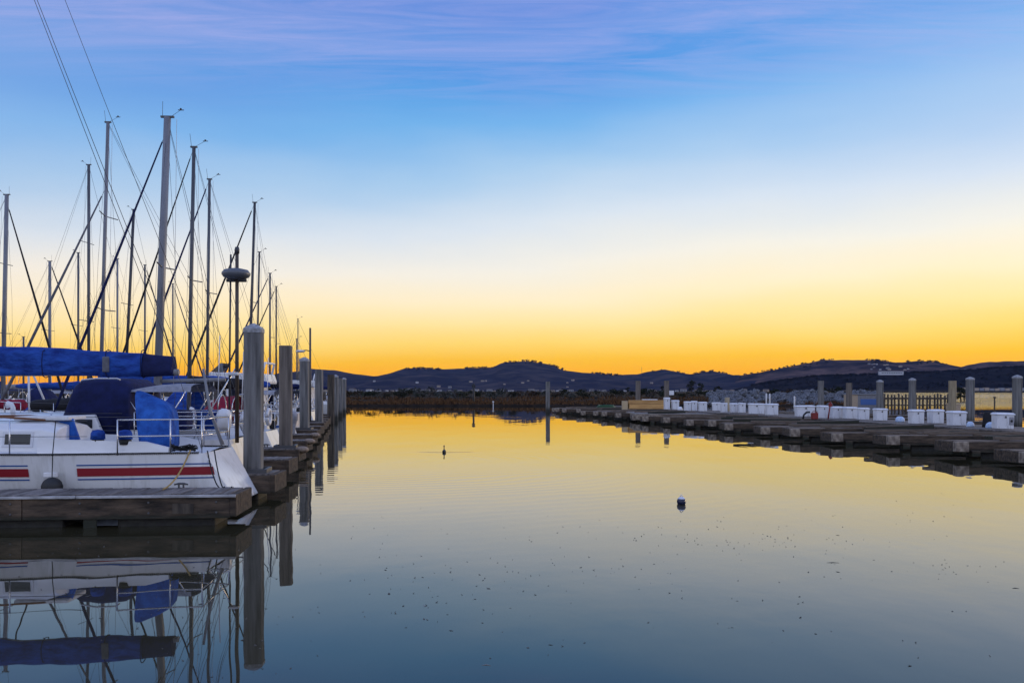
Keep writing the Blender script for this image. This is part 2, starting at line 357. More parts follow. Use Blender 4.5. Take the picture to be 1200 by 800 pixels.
# land behind the harbour
def make_bank():
    mb=MB(); rows=[(117.5,-.35),(118.6,.25),(122,.42),(130,.55),(142,.8),(165,1.0),(260,1.25),(700,1.5),(1300,1.6),(1800,1.6)]
    cols=[-320+i*(1030+320)/150 for i in range(151)]
    for (d,z) in rows:
        for i,px in enumerate(cols):
            x=(px-600)/F*(117+(d-117)*(1.0 if px<900 else .9))
            j=noise.noise((px*.03,d*.05,0))
            edge=-.6 if i==len(cols)-1 else 0
            mb.v.append((x,d+(j*2.0 if d<128 else 0),(z+.18*j) if edge==0 else -.5))
    k=len(cols)
    for a in range(len(rows)-1):
        for b in range(k-1): mb.face((a*k+b,a*k+b+1,(a+1)*k+b+1,(a+1)*k+b),0,True)
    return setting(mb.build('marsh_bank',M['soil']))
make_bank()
mb=MB()
for i in range(61):
    px=1010+i*7; d=1180
    x=(px-600)/F*d
    for (dd,z) in ((0,-.4),(8,2.2),(40,3.0+1.2*noise.noise((i*.4,0,0))),(400,4)): mb.v.append((x*(1+dd/d),d+dd,z))
for i in range(60):
    for j in range(3): mb.face((i*4+j,(i+1)*4+j,(i+1)*4+j+1,i*4+j+1),0,True)
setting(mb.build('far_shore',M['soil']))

# dry reeds along the bank: uncountable
mb=MB()
for _ in range(11000):
    px=random.uniform(330,1035); d=random.uniform(121,150) if random.random()<.5 else random.uniform(118.4,124)
    x=(px-600)/F*d; zb=max(0,interp([(118.6,.25),(122,.42),(130,.55),(142,.8),(160,1)],d))-.05
    h=random.uniform(.15,.5)*(1+.8*noise.noise((px*.02,d*.1,5))); a=random.uniform(-.25,.25); wd=random.uniform(.05,.12)
    i=len(mb.v); mb.v+=[(x-wd,d,zb),(x+wd,d+random.uniform(-.05,.05),zb),(x+a,d,zb+h)]; mb.face((i,i+1,i+2))
tag(setting(mb.build('reeds',M['reed']),'stuff'),'dry rust brown reeds along the far bank','reeds')

# shrubs behind the reeds
def shrub_proto(mi, r, n, wide):
    root=bpy.data.objects.new('shrub',None); C.objects.link(root)
    mb=MB()
    for _ in range(5):
        a=random.uniform(0,6.28); leaf_blob(mb,(wide*r*.7*math.cos(a),r*.5*math.sin(a),r*random.uniform(.55,1.0)),r*random.uniform(.4,.75),n//5,r*.13)
    mb.build('foliage',M[mi],root)
    tb=MB()
    for _ in range(5):
        a=random.uniform(0,6.28); tb.tube([(0,0,-.2),(.3*r*math.cos(a),.3*r*math.sin(a),r*.7),(.7*r*math.cos(a),.7*r*math.sin(a),r*1.15)],[.05,.035,.012],5)
    tb.build('stem',M['twig'],root)
    return root
SH=[shrub_proto('leaf1',1.0,150,1.2),shrub_proto('leaf1',1.0,120,1.6),shrub_proto('leaf2',1.0,130,1.4),shrub_proto('leaf3',1.0,130,1.3),shrub_proto('leaf2',1.0,90,1.1)]
SHL=['dark green shrub behind the reeds on the far bank','broad dark green shrub behind the reeds on the far bank','rust brown shrub behind the reeds on the far bank','pale grey green shrub behind the reeds on the far bank','thin brown shrub behind the reeds on the far bank']
used=set()
for i in range(150):
    kx=random.choice([0,0,1,1,2,3,4]); px=330+ (1020-330)*(i+random.random())/150; d=random.uniform(138,185); s=random.choice([.5,.7,.8,.9,1.0,1.1,1.25,1.5])*random.uniform(.85,1.15)
    if px>850: d=random.uniform(146,190)
    o=SH[kx] if kx not in used else copy_tree(SH[kx])
    used.add(kx)
    o.location=((px-600)/F*d,d,interp([(130,.55),(142,.8),(165,1.0),(260,1.25)],d)-.08); o.scale=(s*random.uniform(1,1.6),s,s*random.uniform(.75,1.05)); o.rotation_euler=(0,0,random.uniform(0,6.28))
    tag(o,SHL[kx],'shrub','shrubs on the far bank')

# taller trees on the far land
def tree_proto():
    root=bpy.data.objects.new('tree',None); C.objects.link(root)
    mb=MB()
    for _ in range(11):
        a=random.uniform(0,6.28); rr=random.uniform(.2,1.6); leaf_blob(mb,(rr*math.cos(a),rr*math.sin(a),random.uniform(1.2,4.6)-rr*.3),random.uniform(.8,1.3),40,.26)
    mb.build('crown',M['leaf1'],root)
    tb=MB(); tb.tube([(0,0,-.3),(.1,0,1.6),(.0,.1,3.2),(.2,0,4.8)],[.22,.17,.12,.04],7)
    for a in (0.4,2.2,4.0,5.3): tb.tube([(.05,0,1.9),(.7*math.cos(a),.7*math.sin(a),3.1),(1.2*math.cos(a),1.2*math.sin(a),4.1)],[.09,.06,.02],5)
    tb.build('trunk',M['twig'],root); return root
T0=tree_proto()
for i,(px,d,s) in enumerate([(810,380,1.15),(822,420,1.0),(843,360,.6),(776,420,.7),(735,460,.6),(838,300,.45),(1126,170,.55),(1130,176,.5)]):
    o=T0 if i==0 else copy_tree(T0)
    o.location=((px-600)/F*d,d,1.25 if d>200 else .2); o.scale=(s*1.2,s*1.2,s); o.rotation_euler=(0,0,i*1.3)
    tag(o,['large round dark tree rising behind the dock boxes beside the lumber','dark tree just behind the largest round tree','small dark tree beyond the white boxes','low dark tree near the two far piles','lone small tree left of the two far piles','little tree at the start of the rocks','dark bush tree beside the tan pile','dark bush tree right behind the tan hut'][i],'tree')

# rip-rap rocks
RK=[]
for q in range(6):
    mb=MB(); n,m_=9,6; rings=[]
    for i in range(m_+1):
        t=math.pi*(.04+.92*i/m_); rings.append([])
        for j in range(n):
            a=2*math.pi*j/n; v=Vector((math.sin(t)*math.cos(a),math.sin(t)*math.sin(a),-math.cos(t)*.75)); v*=1+.5*noise.noise(v*1.6+Vector((q*7,0,0))); rings[-1].append(v)
    mb.loft(rings,0,False); RK.append(mb)
protos=[None]*6
for i in range(240):
    q=random.randrange(6); px=random.uniform(832,1030); d=random.uniform(118.5,132); s=random.uniform(.3,.72)
    if protos[q] is None: o=protos[q]=RK[q].build('rock',M['rock'])
    else: o=protos[q].copy(); C.objects.link(o)
    o.location=((px-600)/F*d,d,interp([(118,.2),(122,.85),(128,1.6),(132,1.95)],d)-.1+random.uniform(-.12,.15)); o.scale=(s*1.25,s,s*.9); o.rotation_euler=(random.uniform(-.5,.5),random.uniform(-.5,.5),random.uniform(0,6.28))
    tag(o,'grey boulder on the rock bank behind the white dock boxes','boulder','boulders of the rock bank')

# houses below and on the hills
def house_mesh(wm, L=9, W=7, H=3.2):
    mb=MB(); mb.box(-L/2,L/2,-W/2,W/2,-2,H,0)
    n=len(mb.v); mb.v+=[(-L/2-.4,-W/2-.4,H),(L/2+.4,-W/2-.4,H),(L/2+.4,W/2+.4,H),(-L/2-.4,W/2+.4,H),(-L/2-.4,0,H+2),(L/2+.4,0,H+2)]
    for q in ((0,1,5,4),(2,3,4,5),(0,4,3),(1,2,5)): mb.face([n+i for i in q],1)
    mb.box(-L*.3,-L*.1,-W/2-.05,-W/2+.1,.8,2.2,2); mb.box(L*.1,L*.3,-W/2-.05,-W/2+.1,.8,2.2,2)
    return mb.build('house',[wm,M['hroof'],M['glass']])
HP=[house_mesh(M['hwall']),house_mesh(M['hwall2'],11,7,3),house_mesh(M['hwall3'],12,8,4)]
HLAB=['small white gabled house far off at the foot of the hills','small tan gabled house far off at the foot of the hills','small grey gabled house far off at the foot of the hills']
hused=set()
def put_house(kx,x,y,z,s,lab,grp):
    if lab in HLAB: lab=HLAB[kx]
    o=HP[kx] if kx not in hused else HP[kx].copy()
    if kx in hused: C.objects.link(o)
    hused.add(kx); o.location=(x,y,z); o.scale=(s,s,s); o.rotation_euler=(0,0,random.uniform(-.7,.7)); tag(o,lab,'house',grp)
for i in range(105):
    kx=random.choice([0,0,0,0,1,2]); px=random.uniform(380,850) if i<90 else random.uniform(850,1030); d=random.uniform(850,1700); put_house(kx if random.random()<.5 else 1+i%2,(px-600)/F*d,d,1.7,random.uniform(.32,.62),HLAB[kx],'houses at the foot of the hills')
for i in range(16):
    px=random.uniform(410,760); t=random.uniform(.08,.42); Yy=1750+1250*t; put_house(random.choice([1,1,2,0]),(px-600)/F*3000*(.8+.2*Yy/3000),Yy,hill_h(RID,px,t,3000)+6,random.uniform(.35,.7),'little pale house on the lower slope of the blue hills','houses on the blue hills')
for i in range(16):
    px=random.choice([random.gauss(988,9),random.gauss(1012,8),random.uniform(960,1100)]); t=random.uniform(.6,.86); Yy=1650+950*t; put_house(random.choice([1,1,2,0]),(px-600)/F*2600*(.8+.2*Yy/2600),Yy,hill_h(RIDR,px,t,2600)+5,random.uniform(.4,.75),'little pale house high on the brown hill','houses on the brown hill')
mb=MB(); c=at(1044,436.8,1600); mb.box(-22,22,-4,4,-4,2.2,0); mb.box(-22.5,22.5,-4.5,4.5,2.2,3.0,1)
for q in range(12): mb.box(-19+q*3.3,-17+q*3.3,-4.1,-3.9,-.8,.8,2)
tag(mb.build('long_building',[M['hwall'],M['hwall'],M['glass']],loc=c),'long low pale building on the wooded hill at the right','building')
mb=MB(); c=at(1160,456,1195)
for q in range(14): mb.box(-50+q*7.2,-44+q*7.2,0,6,-3,1.2+random.random()*1.5,q%2)
tag(mb.build('waterfront_terrace',[M['hwall2'],M['hwall3']],loc=c),'low row of grey sheds along the far shore','building')

# ------------------------------------------------------------------ docks
def planks(mb, x0, x1, y0, y1, zt, pitch=.15, th=.04, gap=.012):
    x=x0
    while x+pitch<x1+.001:
        j=random.uniform(-.004,.004); mb.box(x,x+pitch-gap,y0+random.uniform(-.008,.008),y1+random.uniform(-.008,.008),zt-th+j,zt+j); x+=pitch
def finger(L, W, left, label, group, fine=False):
    root=empty('finger_dock',(0,0,0),0,label,'dock',group)
    mb=MB(); planks(mb,.12,L,-W/2+.05,W/2-.05,.5); mb.build('deck',M['plank'],root)
    for sgn in (-1,1):
        b=MB(); y=sgn*W/2
        x=.1
        while x<L-.1:
            e=min(L,x+3.1); b.box(x,e-.012,y-.045,y+.045,.13,.47); x=e
        if fine:
            for q in range(9):
                for zz_ in (.22,.38): b.tube([(.3+q*1.02,y+sgn*.045,zz_),(.3+q*1.02,y+sgn*.058,zz_)],.02,6,1)
        b.build('side_beam',[M['beam'],M['wire']],root,bevel=.008 if fine else 0)
    b=MB(); b.box(0,.1,-W/2-.05,W/2+.05,.15,.49); b.build('end_beam',M['endgrain'] if not left else M['beam'],root,bevel=.012)
    x=.35
    while x+1.1<L:
        b=MB(); b.box(x,x+1.5,-W/2+.1,W/2-.1,-.3,.2); b.build('float',M['floatm'],root,bevel=.05); x+=2.3
    for x in (1.1,L*.55):
        b=MB(); b.tube([(x-.11,-W/2+.14,.56),(x-.04,-W/2+.14,.575),(x+.04,-W/2+.14,.575),(x+.11,-W/2+.14,.56)],[.012,.018,.018,.012],6); b.box(x-.05,x-.025,-W/2+.125,-W/2+.155,.5,.57); b.box(x+.025,x+.05,-W/2+.125,-W/2+.155,.5,.57)
        b.build('cleat',M['wire'],root)
    return root
def lx(d): return -5.0-.185*(d-16.9)            # line of the left finger ends
def rx(d): return 14.4-.177*(d-24)              # line of the right finger ends
LROT=math.pi+.05
LF=[13.8,16.95,20.5,24.1,28,31.9,35.5,39.3,43.6,46.5,50,55,60,65,70,75,80,86]
GL='finger docks of the boat berths'
f0=finger(9.2,1.0,True,'weathered finger dock with pale edge strip, nearest the camera',GL,fine=True)
f0.location=(-4.33,LF[0],0); f0.rotation_euler=(0,0,LROT+.03)
b=MB()
x=.0
while x<9: e=min(9.2,x+2.4); b.box(x,e-.01,.545,.572,.455,.497); x=e
b.build('rub_strip',M['strip'],f0,bevel=.006)
for x_ in (5.55,6.15,2.2,8.1):
    q=MB(); q.box(x_-.10,x_+.10,.50,.53,-.05,.128); q.box(x_-.05,x_+.05,.47,.499,-.12,.10); q.build('hanger',M['beam'],f0,bevel=.01)
for x_ in (.8,3.9,6.8):
    q=MB(); q.box(x_-.16,x_+.16,.547,.556,.20,.36); q.build('bolt_plate',M['pile_wood'],f0,bevel=.003)
f1=finger(9.2,.95,True,'finger dock under the first grey pile',GL)
b=MB(); b.ell((-.02,.22,.46),.20,.20,.10,16,8)
BUMP=b
for i,d in enumerate(LF[1:]):
    o=f1 if i==0 else copy_tree(f1)
    o.location=(lx(d)+.42,d,0); o.rotation_euler=(0,0,LROT)
    if i in (2,3,4): BUMP.build('bumper',M['bumper'],o)
    if i: tag(o,('finger dock with tan end bumper, %s beyond the first grey pile' if i in (2,3,4) else 'weathered finger dock, %s beyond the first grey pile')%ORD[i-1],'dock',GL)
RA=math.atan(.177)                               # the right docks run along (-.177,1)
GR='empty finger docks across the basin'
def right_finger(L=5.9,W=1.15):
    root=empty('finger_dock',(0,0,0),0,'empty finger dock with pale square end block, nearest at the right edge','dock',GR)
    mb=MB()
    for j in range(7):                           # boards laid lengthwise
        y=-W/2+.02+j*.16; x=.02-random.uniform(-.15,.10)
        while x<L: e=x+random.uniform(2,4); q_=random.uniform(-.006,.006); (mb.box(x,min(e,L)-.015,y,y+.148,.44+q_,.49+q_) if random.random()<.9 else None); x=e
    mb.build('deck',M['wood'],root)
    for sgn in (-1,1):
        b=MB(); y=sgn*(W/2+.05); x=.0
        while x<L-.1: e=min(L,x+random.uniform(2.4,3.2)); z_=random.uniform(-.012,.012); b.box(x,e-.012,y-.045,y+.045,.14+z_,.468+z_); x=e
        b.build('side_beam',M['beam'],root,bevel=.008)
    b=MB(); b.box(-.12,-.003,-W/2-.1,W/2+.1,.15,.475); b.build('end_beam',M['beam'],root,bevel=.012)
    b=MB(); b.box(-.16,.22,-W/2-.36,-W/2-.103,.17,.485); b.build('end_block',M['endgrain'],root,bevel=.015)
    b=MB(); b.box(.36,.62,-W/2-.25,-W/2-.103,.02,.20); b.build('bracket',M['beam'],root,bevel=.01)
    for k_ in range(3):
        b=MB(); b.box(.8+k_*1.75,2.2+k_*1.75,-W/2+.08,W/2-.08,-.3,.2); b.build('float',M['floatm'],root)
    b=MB(); b.box(1.2,L-.3,-W/2+.02,-W/2+.16,.53,.63); 
    for x in (1.4,L*.5,L-.6): b.box(x,x+.25,-W/2+.03,-W/2+.15,.497,.53)
    b.build('edge_rail',M['wood'],root,bevel=.01)
    return root
gv=[right_finger() for _ in range(3)]
RF=[24.3+3.12*i for i in range(20)]
for i,d in enumerate(RF):
    o=gv[i] if i<3 else copy_tree(gv[(i*2)%3])
    o.location=(rx(d)+random.uniform(-.3,.3),d+random.uniform(-.2,.2),random.uniform(-.06,.05)); o.rotation_euler=(random.uniform(-.025,.025),random.uniform(-.008,.008),-.035+random.uniform(-.02,.02))
    if i: tag(o,'empty weathered finger dock with pale end block, %s from the right edge'%ORD[i],'dock',GR)
for k_ in range(14):
    i=[0,1,2,3,4,5,6,7,8,9,11,13,15,17][k_]; d=RF[i]; l_=random.uniform(1.6,3.6); x_=rx(d)+random.uniform(1.8,3.8)
    b=MB(); b.box(-l_/2,l_/2,-.09,.09,0,random.uniform(.08,.16)); o=b.build('loose_timber',M['beam'],bevel=.01); o.location=(x_,d+random.uniform(-.25,.35),.56); o.rotation_euler=(0,random.uniform(-.03,.03),random.uniform(-.25,.25))
    tag(o,'loose weathered timber lying on the %s empty finger dock from the right edge'%ORD[i],'timber','loose timbers on the empty finger docks')
# right main walkway
def wx(d): return 19.3-.177*(d-36)
wr=empty('walkway',(wx(22),22,0),math.pi/2+RA,'long grey plank walkway carrying the white dock boxes','walkway')
mb=MB(); planks(mb,0,64,-1.5,1.5,.62,.16,.05); mb.build('deck',M['plank'],wr)
for sgn in (-1,1):
    b=MB(); x=0
    while x<63: b.box(x,x+3.98,sgn*1.5-.06,sgn*1.5+.06,.18,.56); x+=4
    b.build('side_beam',M['beam'],wr)
for q in range(21):
    b=MB(); b.box(.4+q*3,2.4+q*3,-1.35,1.35,-.3,.3); b.build('float',M['floatm'],wr)
pr=empty('platform',(8.6,63,0),-.04,'wide grey plank platform under the orange lumber stack','dock')
mb=MB(); planks(mb,0,5.2,-5.5,5.5,.56,.16,.05); mb.build('deck',M['plank'],pr)
b=MB(); b.box(-.08,-.002,-5.6,5.6,.16,.55); b.box(0,5.2,-5.6,-5.502,.16,.55); b.build('edge_beam',M['endgrain'],pr)
for q in range(4):
    b=MB(); b.box(.3,5,-5+q*2.7,-3+q*2.7,-.3,.3); b.build('float',M['floatm'],pr)
# far-side fingers under the outer piles
GO='finger docks on the outer side of the walkway'
g1=finger(7.2,.95,False,'outer finger dock reaching the rightmost pile',GO)
OUT=[(1192,45),(1137,50),(1069,56),(1031,60),(995,64),(962,67)]
OL=['rightmost pile','pile right of the tan hut','pile at the middle of the old jetty','pile at the left end of the old jetty','pile left of the grey shed','leftmost outer pile']
for i,(px,d) in enumerate(OUT):
    o=g1 if i==0 else copy_tree(g1)
    xe=(px-600)/F*d+.25
    o.location=(xe,d+.5,0); o.rotation_euler=(0,0,math.pi-.04)
    tag(o,'outer finger dock reaching the '+OL[i],'dock',GO)

# ------------------------------------------------------------------ piles
def pile(px, d, ztop, dia, m, cap, label, group, name='mooring_pile', X=None, seg=8):
    x=(px-600)/F*d if X is None else X
    root=empty(name,(x,d,0),random.uniform(.0,.16),label,'pile',group); root.rotation_euler=(random.uniform(-.008,.008),random.uniform(-.008,.008),root.rotation_euler[2])
    r=dia*.465; mb=MB()
    if seg==8:
        c_=r*.14; a_=r*.93; prof=[(a_,-a_+c_),(a_,a_-c_),(a_-c_,a_),(-a_+c_,a_),(-a_,a_-c_),(-a_,-a_+c_),(-a_+c_,-a_),(a_-c_,-a_)]
    else: prof=[(r*math.cos(2*math.pi*j/seg),r*math.sin(2*math.pi*j/seg)) for j in range(seg)]
    mb.loft([[(x_,y_,z) for x_,y_ in prof] for z in (-1.2,ztop*.35,ztop)],0,seg>8)
    mb.build('shaft',m,root,bevel=.02 if d<40 else 0)
    if cap:
        b=MB(); q=a_*1.04; b.loft([[(x_*k_,y_*k_,ztop-.05+h_) for x_,y_ in prof] for k_,h_ in ((1.04,0),(1.04,.07),(.98,.09),(.5,.15),(.02,.19))],0,False); b.build('cap',M['cap'],root)
    if d<36 :
        b=MB(); b.box(-r-.12,r+.12,-r-.12,-r-.06,.5,.58); b.box(-r-.12,r+.12,r+.06,r+.12,.5,.58); b.box(-r-.12,-r-.06,-r-.06,r+.06,.5,.58); b.box(r+.06,r+.12,-r-.06,r+.06,.5,.58); b.build('guide_hoop',M['wire'],root)
    return root
GP='piles at the ends of the boat berths'
for (px,d,yt,dia,m,cap,lab) in [
  (297,16.9,387,.40,'conc',True,'thick pale concrete pile with pointed cap, nearest the camera'),
  (335,24.1,405,.40,'conc_b',False,'brownish concrete pile with flat top, second from the camera'),
  (357,35.5,422,.42,'conc',True,'grey capped concrete pile, third from the camera'),
  (374,45,433,.44,'conc',False,'grey flat topped pile, fourth from the camera'),
  (387.5,55,439,.5,'pile_wood',False,'dark brown timber pile among the grey ones'),
  (393,60,441,.42,'conc',True,'grey capped pile just past the dark timber pile'),
  (398.5,70,443,.42,'conc',False,'thin grey pile second from the far end of the berths'),
  (403,80,444,.42,'conc',True,'last grey pile at the far end of the berths')]:
    pile(px,d,EYE+(HOR-yt)/F*d,dia,M[m],cap,lab,GP)
GQ='piles of the empty docks'
for (px,d,yt,dia,m,cap,lab) in [
  (642,84,447,.46,'conc',False,'lone grey pile at the far tip of the empty docks'),
  (747.5,84,446,.46,'conc_b',False,'brownish pile behind the lumber stack, left of its pair'),
  (781,84,446,.46,'conc_b',False,'brownish pile at the right end of the lumber stack'),
  (962,67,446,.42,'conc',False,'grey pile behind the red post'),
  (995,64,448.5,.40,'conc_b',False,'grey brown pile left of the grey shed'),
  (1031,60,447,.42,'conc',True,'white capped pile at the left end of the old jetty'),
  (1069,56,445,.40,'conc',True,'white capped pile in front of the old jetty'),
  (1116,52,446,.40,'pile_tan',False,'tan timber pile at the right end of the old jetty'),
  (1137,50,444,.42,'conc',True,'white capped pile right of the tan hut'),
  (1192,45,442,.42,'conc',True,'white capped pile nearest the right edge')]:
    pile(px,d,EYE+(HOR-yt)/F*d,dia,M[m],cap,lab,GQ)
pile(852,68,EYE-(465.5-HOR)/F*68,.42,M['pile_tan'],False,'short tan timber post behind the white dock boxes',None,'timber_post',seg=12)

# ------------------------------------------------------------------ sailboats
def hull_fn(L, beam, Fb, rake, bowrake, sternw=.66):
    def b(s):
        return beam/2*((sternw+(1-sternw)*math.sin(math.pi/2*s/.42)) if s<.42 else max(.012,max(0,math.cos(math.pi/2*(s-.42)/.58))**.72))
    def sheer(s): return Fb*(1+.22*max(0,s-.25)**1.6)
    def half(s,z):
        zk=-.5; u=max(0,(z-zk)/(sheer(s)-zk)); return b(s)*u**(.26+.5*s*s)
    def xs(s,z):
        t=max(0,min(1.1,z/sheer(s))); x0=rake*t; xb=L-bowrake*(1-t)
        return x0*(1-s)+xb*s
    return b,sheer,half,xs
def strip(mb, fn, L, z0, z1, s0, s1, off, mi=0, side=1, n=40):
    b,sheer,half,xs=fn; base=len(mb.v)
    for i in range(n+1):
        x=L*(s0+(s1-s0)*i/n)
        for z in (z0,z1):
            a_,b2=xs(0,z),xs(1,z); s=max(0,min(1,(x-a_)/(b2-a_))); mb.v.append((max(x,a_+.002),side*(half(s,z)+off),z))
    for i in range(n):
        q=[base+2*i,base+2*i+1,base+2*i+3,base+2*i+2]
        mb.face(q if side<0 else q[::-1],mi,True)
def canopy(mb, x0, x1, hw, z0, z1, front=.5, n=9, mi=0, thick=.02):
    # hooped cloth: low at the front (x1), full height at x0
    rings=[]
    for i in range(7):
        t=i/6; x=x0+(x1-x0)*t; zt=z0+(z1-z0)*(1-max(0,(t-.35)/.65)**1.6)
        rings.append([(x,-hw*math.cos(math.pi*j/n)*(1-.12*t),z0+(zt-z0)*(math.sin(math.pi*j/n)**.45 if 0<j<n else 0)) for j in range(n+1)])
    inner=[[(x,y*.97,z0+(z-z0)*.97) for (x,y,z) in r] for r in rings]
    mb.loft(rings,mi,True,False,False); mb.loft(inner,mi,True,False,False)
def lump_tube(mb, p0, p1, rz, ry, n=18, k=12, seed=0, taper=.6, mi=0):
    rings=[]
    for i in range(n+1):
        t=i/n; p=Vector(p0).lerp(Vector(p1),t); e=min(1,(min(t,1-t)*8+.25)); sag=.03*noise.noise((t*9,seed,0))
        a_=rz*(1-(1-taper)*t)*(e**.4); b_=ry*(1-(1-taper)*t*.6)*(e**.4)
        r=[]
        for j in range(k):
            a=2*math.pi*j/k; w_=1+.10*noise.noise((t*14,a*.9,seed+3))
            r.append((p.x,p.y+b_*math.sin(a)*w_,p.z+sag+a_*math.cos(a)*w_*(1.0 if math.cos(a)<0 else 1.05)))
        rings.append(r)
    mb.loft(rings,mi,True)
def sailboat(label, stern, d, mast, bow, top, beam=2.4, Fb=.95, bowleft=True, mast_r=.06, mast_m='alu', jib=None, jib_r=.05, frac=1.0, cover=None, dodger=None, cabin_m='gel', stripe=None, rake=.35, boom=True, mast_rake=0.0, lifel=True, hullm='hullgel', spreaders=1, sternw=.66, dodger_z=2.25, cabin0=.34, extras=True, group='sailboats in the berths', windows=3, cover_r=.17, boom_z=None):
    """stern, mast and bow are world X; the boat lies across the view at depth d"""
    rz=(math.pi+.05) if bowleft else -.05
    root=empty('sailboat',(stern,d,0),rz,label,'sailboat',group)
    L=abs(bow-stern); mx=abs(mast-stern)
    fn=hull_fn(L,beam,Fb,rake,.16*L*.6,sternw); b,sheer,half,xs=fn
    mb=MB(); rings=[]; ns=20
    for i in range(ns+1):
        s=i/ns; r=[]
        zl=[sheer(s)*q for q in (1,.8,.6,.4,.2,0)]+[-.2,-.42]
        zl=[max(z,.15*(1-s/.14)) for z in zl]
        r=[(xs(s,z),half(s,z),z) for z in zl]+[(xs(s,z),-half(s,z),z) for z in zl[::-1]]
        rings.append(r)
    mb.loft(rings,0,True,False,False); n=len(rings[0]); 
    for j in range(n//2-1): mb.face((j,n-1-j,n-2-j,j+1),0)
    hull=mb.build('hull',M[hullm],root)
    dk=MB()
    for i in range(ns+1):
        s=i/ns; z=sheer(s)-.012; h=half(s,z)-.006; x=xs(s,z)
        dk.v+=[(x,-h,z),(x,0,z+.06*h),(x,h,z)]
    for i in range(ns):
        for j in (0,1): dk.face((3*i+j,3*i+3+j,3*i+4+j,3*i+1+j),0,True)
    dk.build('deck',M['deckw'],root)
    if stripe:
        sp=MB()
        for sd_ in (1,-1): strip(sp,fn,L,Fb*.72,Fb*.82,.06,.93,.006,0,sd_)
        sp.build('stripe',M[stripe],root)
    # cabin trunk
    c0,c1=cabin0*L,.74*L; hw=beam*.30; ch=.42 if L<8 else .5; cz=Fb
    cab=MB(); rings=[]
    for t in (0,.06,.5,.85,1):
        x=c0+(c1-c0)*t; q=1-.35*t; hh=ch*(1 if 0.03<t<.8 else (.86 if t<.5 else (.8 if t<.9 else .12)))
        rings.append([(x,-hw*q*1.06,cz-.03),(x,-hw*q*.96,cz+hh*.8),(x,-hw*q*.7,cz+hh),(x,0,cz+hh+.06),(x,hw*q*.7,cz+hh),(x,hw*q*.96,cz+hh*.8),(x,hw*q*1.06,cz-.03)])
    cab.loft(rings,0,False); cabin=cab.build('cabin',M[cabin_m],root,bevel=.02 if d<20 else 0)
    for q in range(windows):
        t=.1+.22*q
        for sd_ in (1,-1):
            wb=MB(); x0=c0+(c1-c0)*t; x1=x0+(c1-c0)*.15
            def wy(x,zf): tt=(x-c0)/(c1-c0); qq=1-.35*tt; return hw*qq*(1.06-.10*zf/.8)
            P=[(x0,.3),(x1,.3),(x1,.64),(x0,.64)]
            oy=[(x,sd_*(wy(x,zf)+.004),cz+ch*zf) for x,zf in P]; iy=[(x,sd_*(wy(x,zf)-.03),cz+ch*zf) for x,zf in P]
            k_=len(wb.v); wb.v+=oy+iy; wb.face((k_,k_+1,k_+2,k_+3),0)
            for j in range(4): wb.face((k_+j,k_+(j+1)%4,k_+4+(j+1)%4,k_+4+j),0)
            wb.build('window',M['glass'],cabin)
    # cockpit coamings
    for sd_ in (1,-1):
        cm=MB(); cm.loft([[(x,sd_*(beam*.36-.05),cz-.03),(x,sd_*(beam*.36+.06),cz-.03),(x,sd_*(beam*.36+.02),cz+h_),(x,sd_*(beam*.36-.05),cz+h_)] for x,h_ in ((.12*L,.10),(.16*L,.2),(.30*L,.24),(.338*L,.3))],0,False)
        cm.build('coaming',M['gel'],root)
    # rig
    mb=MB(); zt=top; zb=cz+.2
    def mpos(z): return Vector((mx-mast_rake*(z-zb),0,z))
    mb.tube([mpos(zb),mpos((zb+zt)/2),mpos(zt)],[mast_r,mast_r,mast_r*.9],10,0,.75)
    mast_o=mb.build('mast',M[mast_m],root)
    mh=MB(); p=mpos(zt); mh.box(p.x-mast_r*1.35,p.x+mast_r*1.35,-.035,.035,p.z-.005,p.z+.04); mh.tube([p+Vector((mast_r,0,.05)),p+Vector((.12,0,.42))],.006,4); mh.tube([p+Vector((-mast_r,0,.05)),p+Vector((-.34,0,.2))],.005,4); mh.tube([p+Vector((-.42,0,.2)),p+Vector((-.27,0,.2))],.012,4)
    mh.ell(p+Vector((-.34,0,.23)),.03,.03,.022,8,4)
    mh.build('wind_vane',M['wire'],mast_o)
    for q in range(spreaders):
        z=zb+(zt-zb)*(.52 if spreaders==1 else (.36+.32*q)); sp=MB(); p=mpos(z); sp.tube([p+Vector((-.12,-beam*.30,.03)),p,p+Vector((-.12,beam*.30,.03))],.018,6); sp.build('spreader',M['alu'],mast_o)
    st=MB(); bowp=Vector((xs(.985,sheer(.985)),0,sheer(.985)+.05)); topf=mpos(zb+(zt-zb)*frac)
    st.tube([bowp,topf],.007,5); st.build('forestay',M['wire'],root)
    sterp=Vector((xs(0,Fb)+.1,0,Fb+.05)); st=MB(); st.tube([mpos(zt),sterp+(mpos(zt)-sterp)*.2],.006,5)
    for sd_ in (1,-1): st.tube([sterp+(mpos(zt)-sterp)*.2,sterp+Vector((0,sd_*b(0)*.8,0))],.005,5)
    st.build('backstay',M['wire'],root)
    for sd_ in (1,-1):
        st=MB(); zs=zb+(zt-zb)*.52; tip=mpos(zs)+Vector((-.12,sd_*beam*.30,.03)); ch_=Vector((mx-.15,sd_*beam*.42,sheer(mx/L)))
        st.tube([mpos(zt*.985),tip,ch_],.005,5); st.tube([mpos(zs-.1),ch_+Vector((-.35,0,0))],.005,5); st.tube([mpos(zs-.1),ch_+Vector((.35,0,0))],.005,5)
        st.build('shroud',M['wire'],root)
    hl=MB(); hl.tube([mpos(zt-.05)+Vector((-mast_r*2,.03,0)),mpos(zb+1)+Vector((-mast_r*3.4,.04,0))],.006,5); hl.build('halyard',M['rope_w'],mast_o)
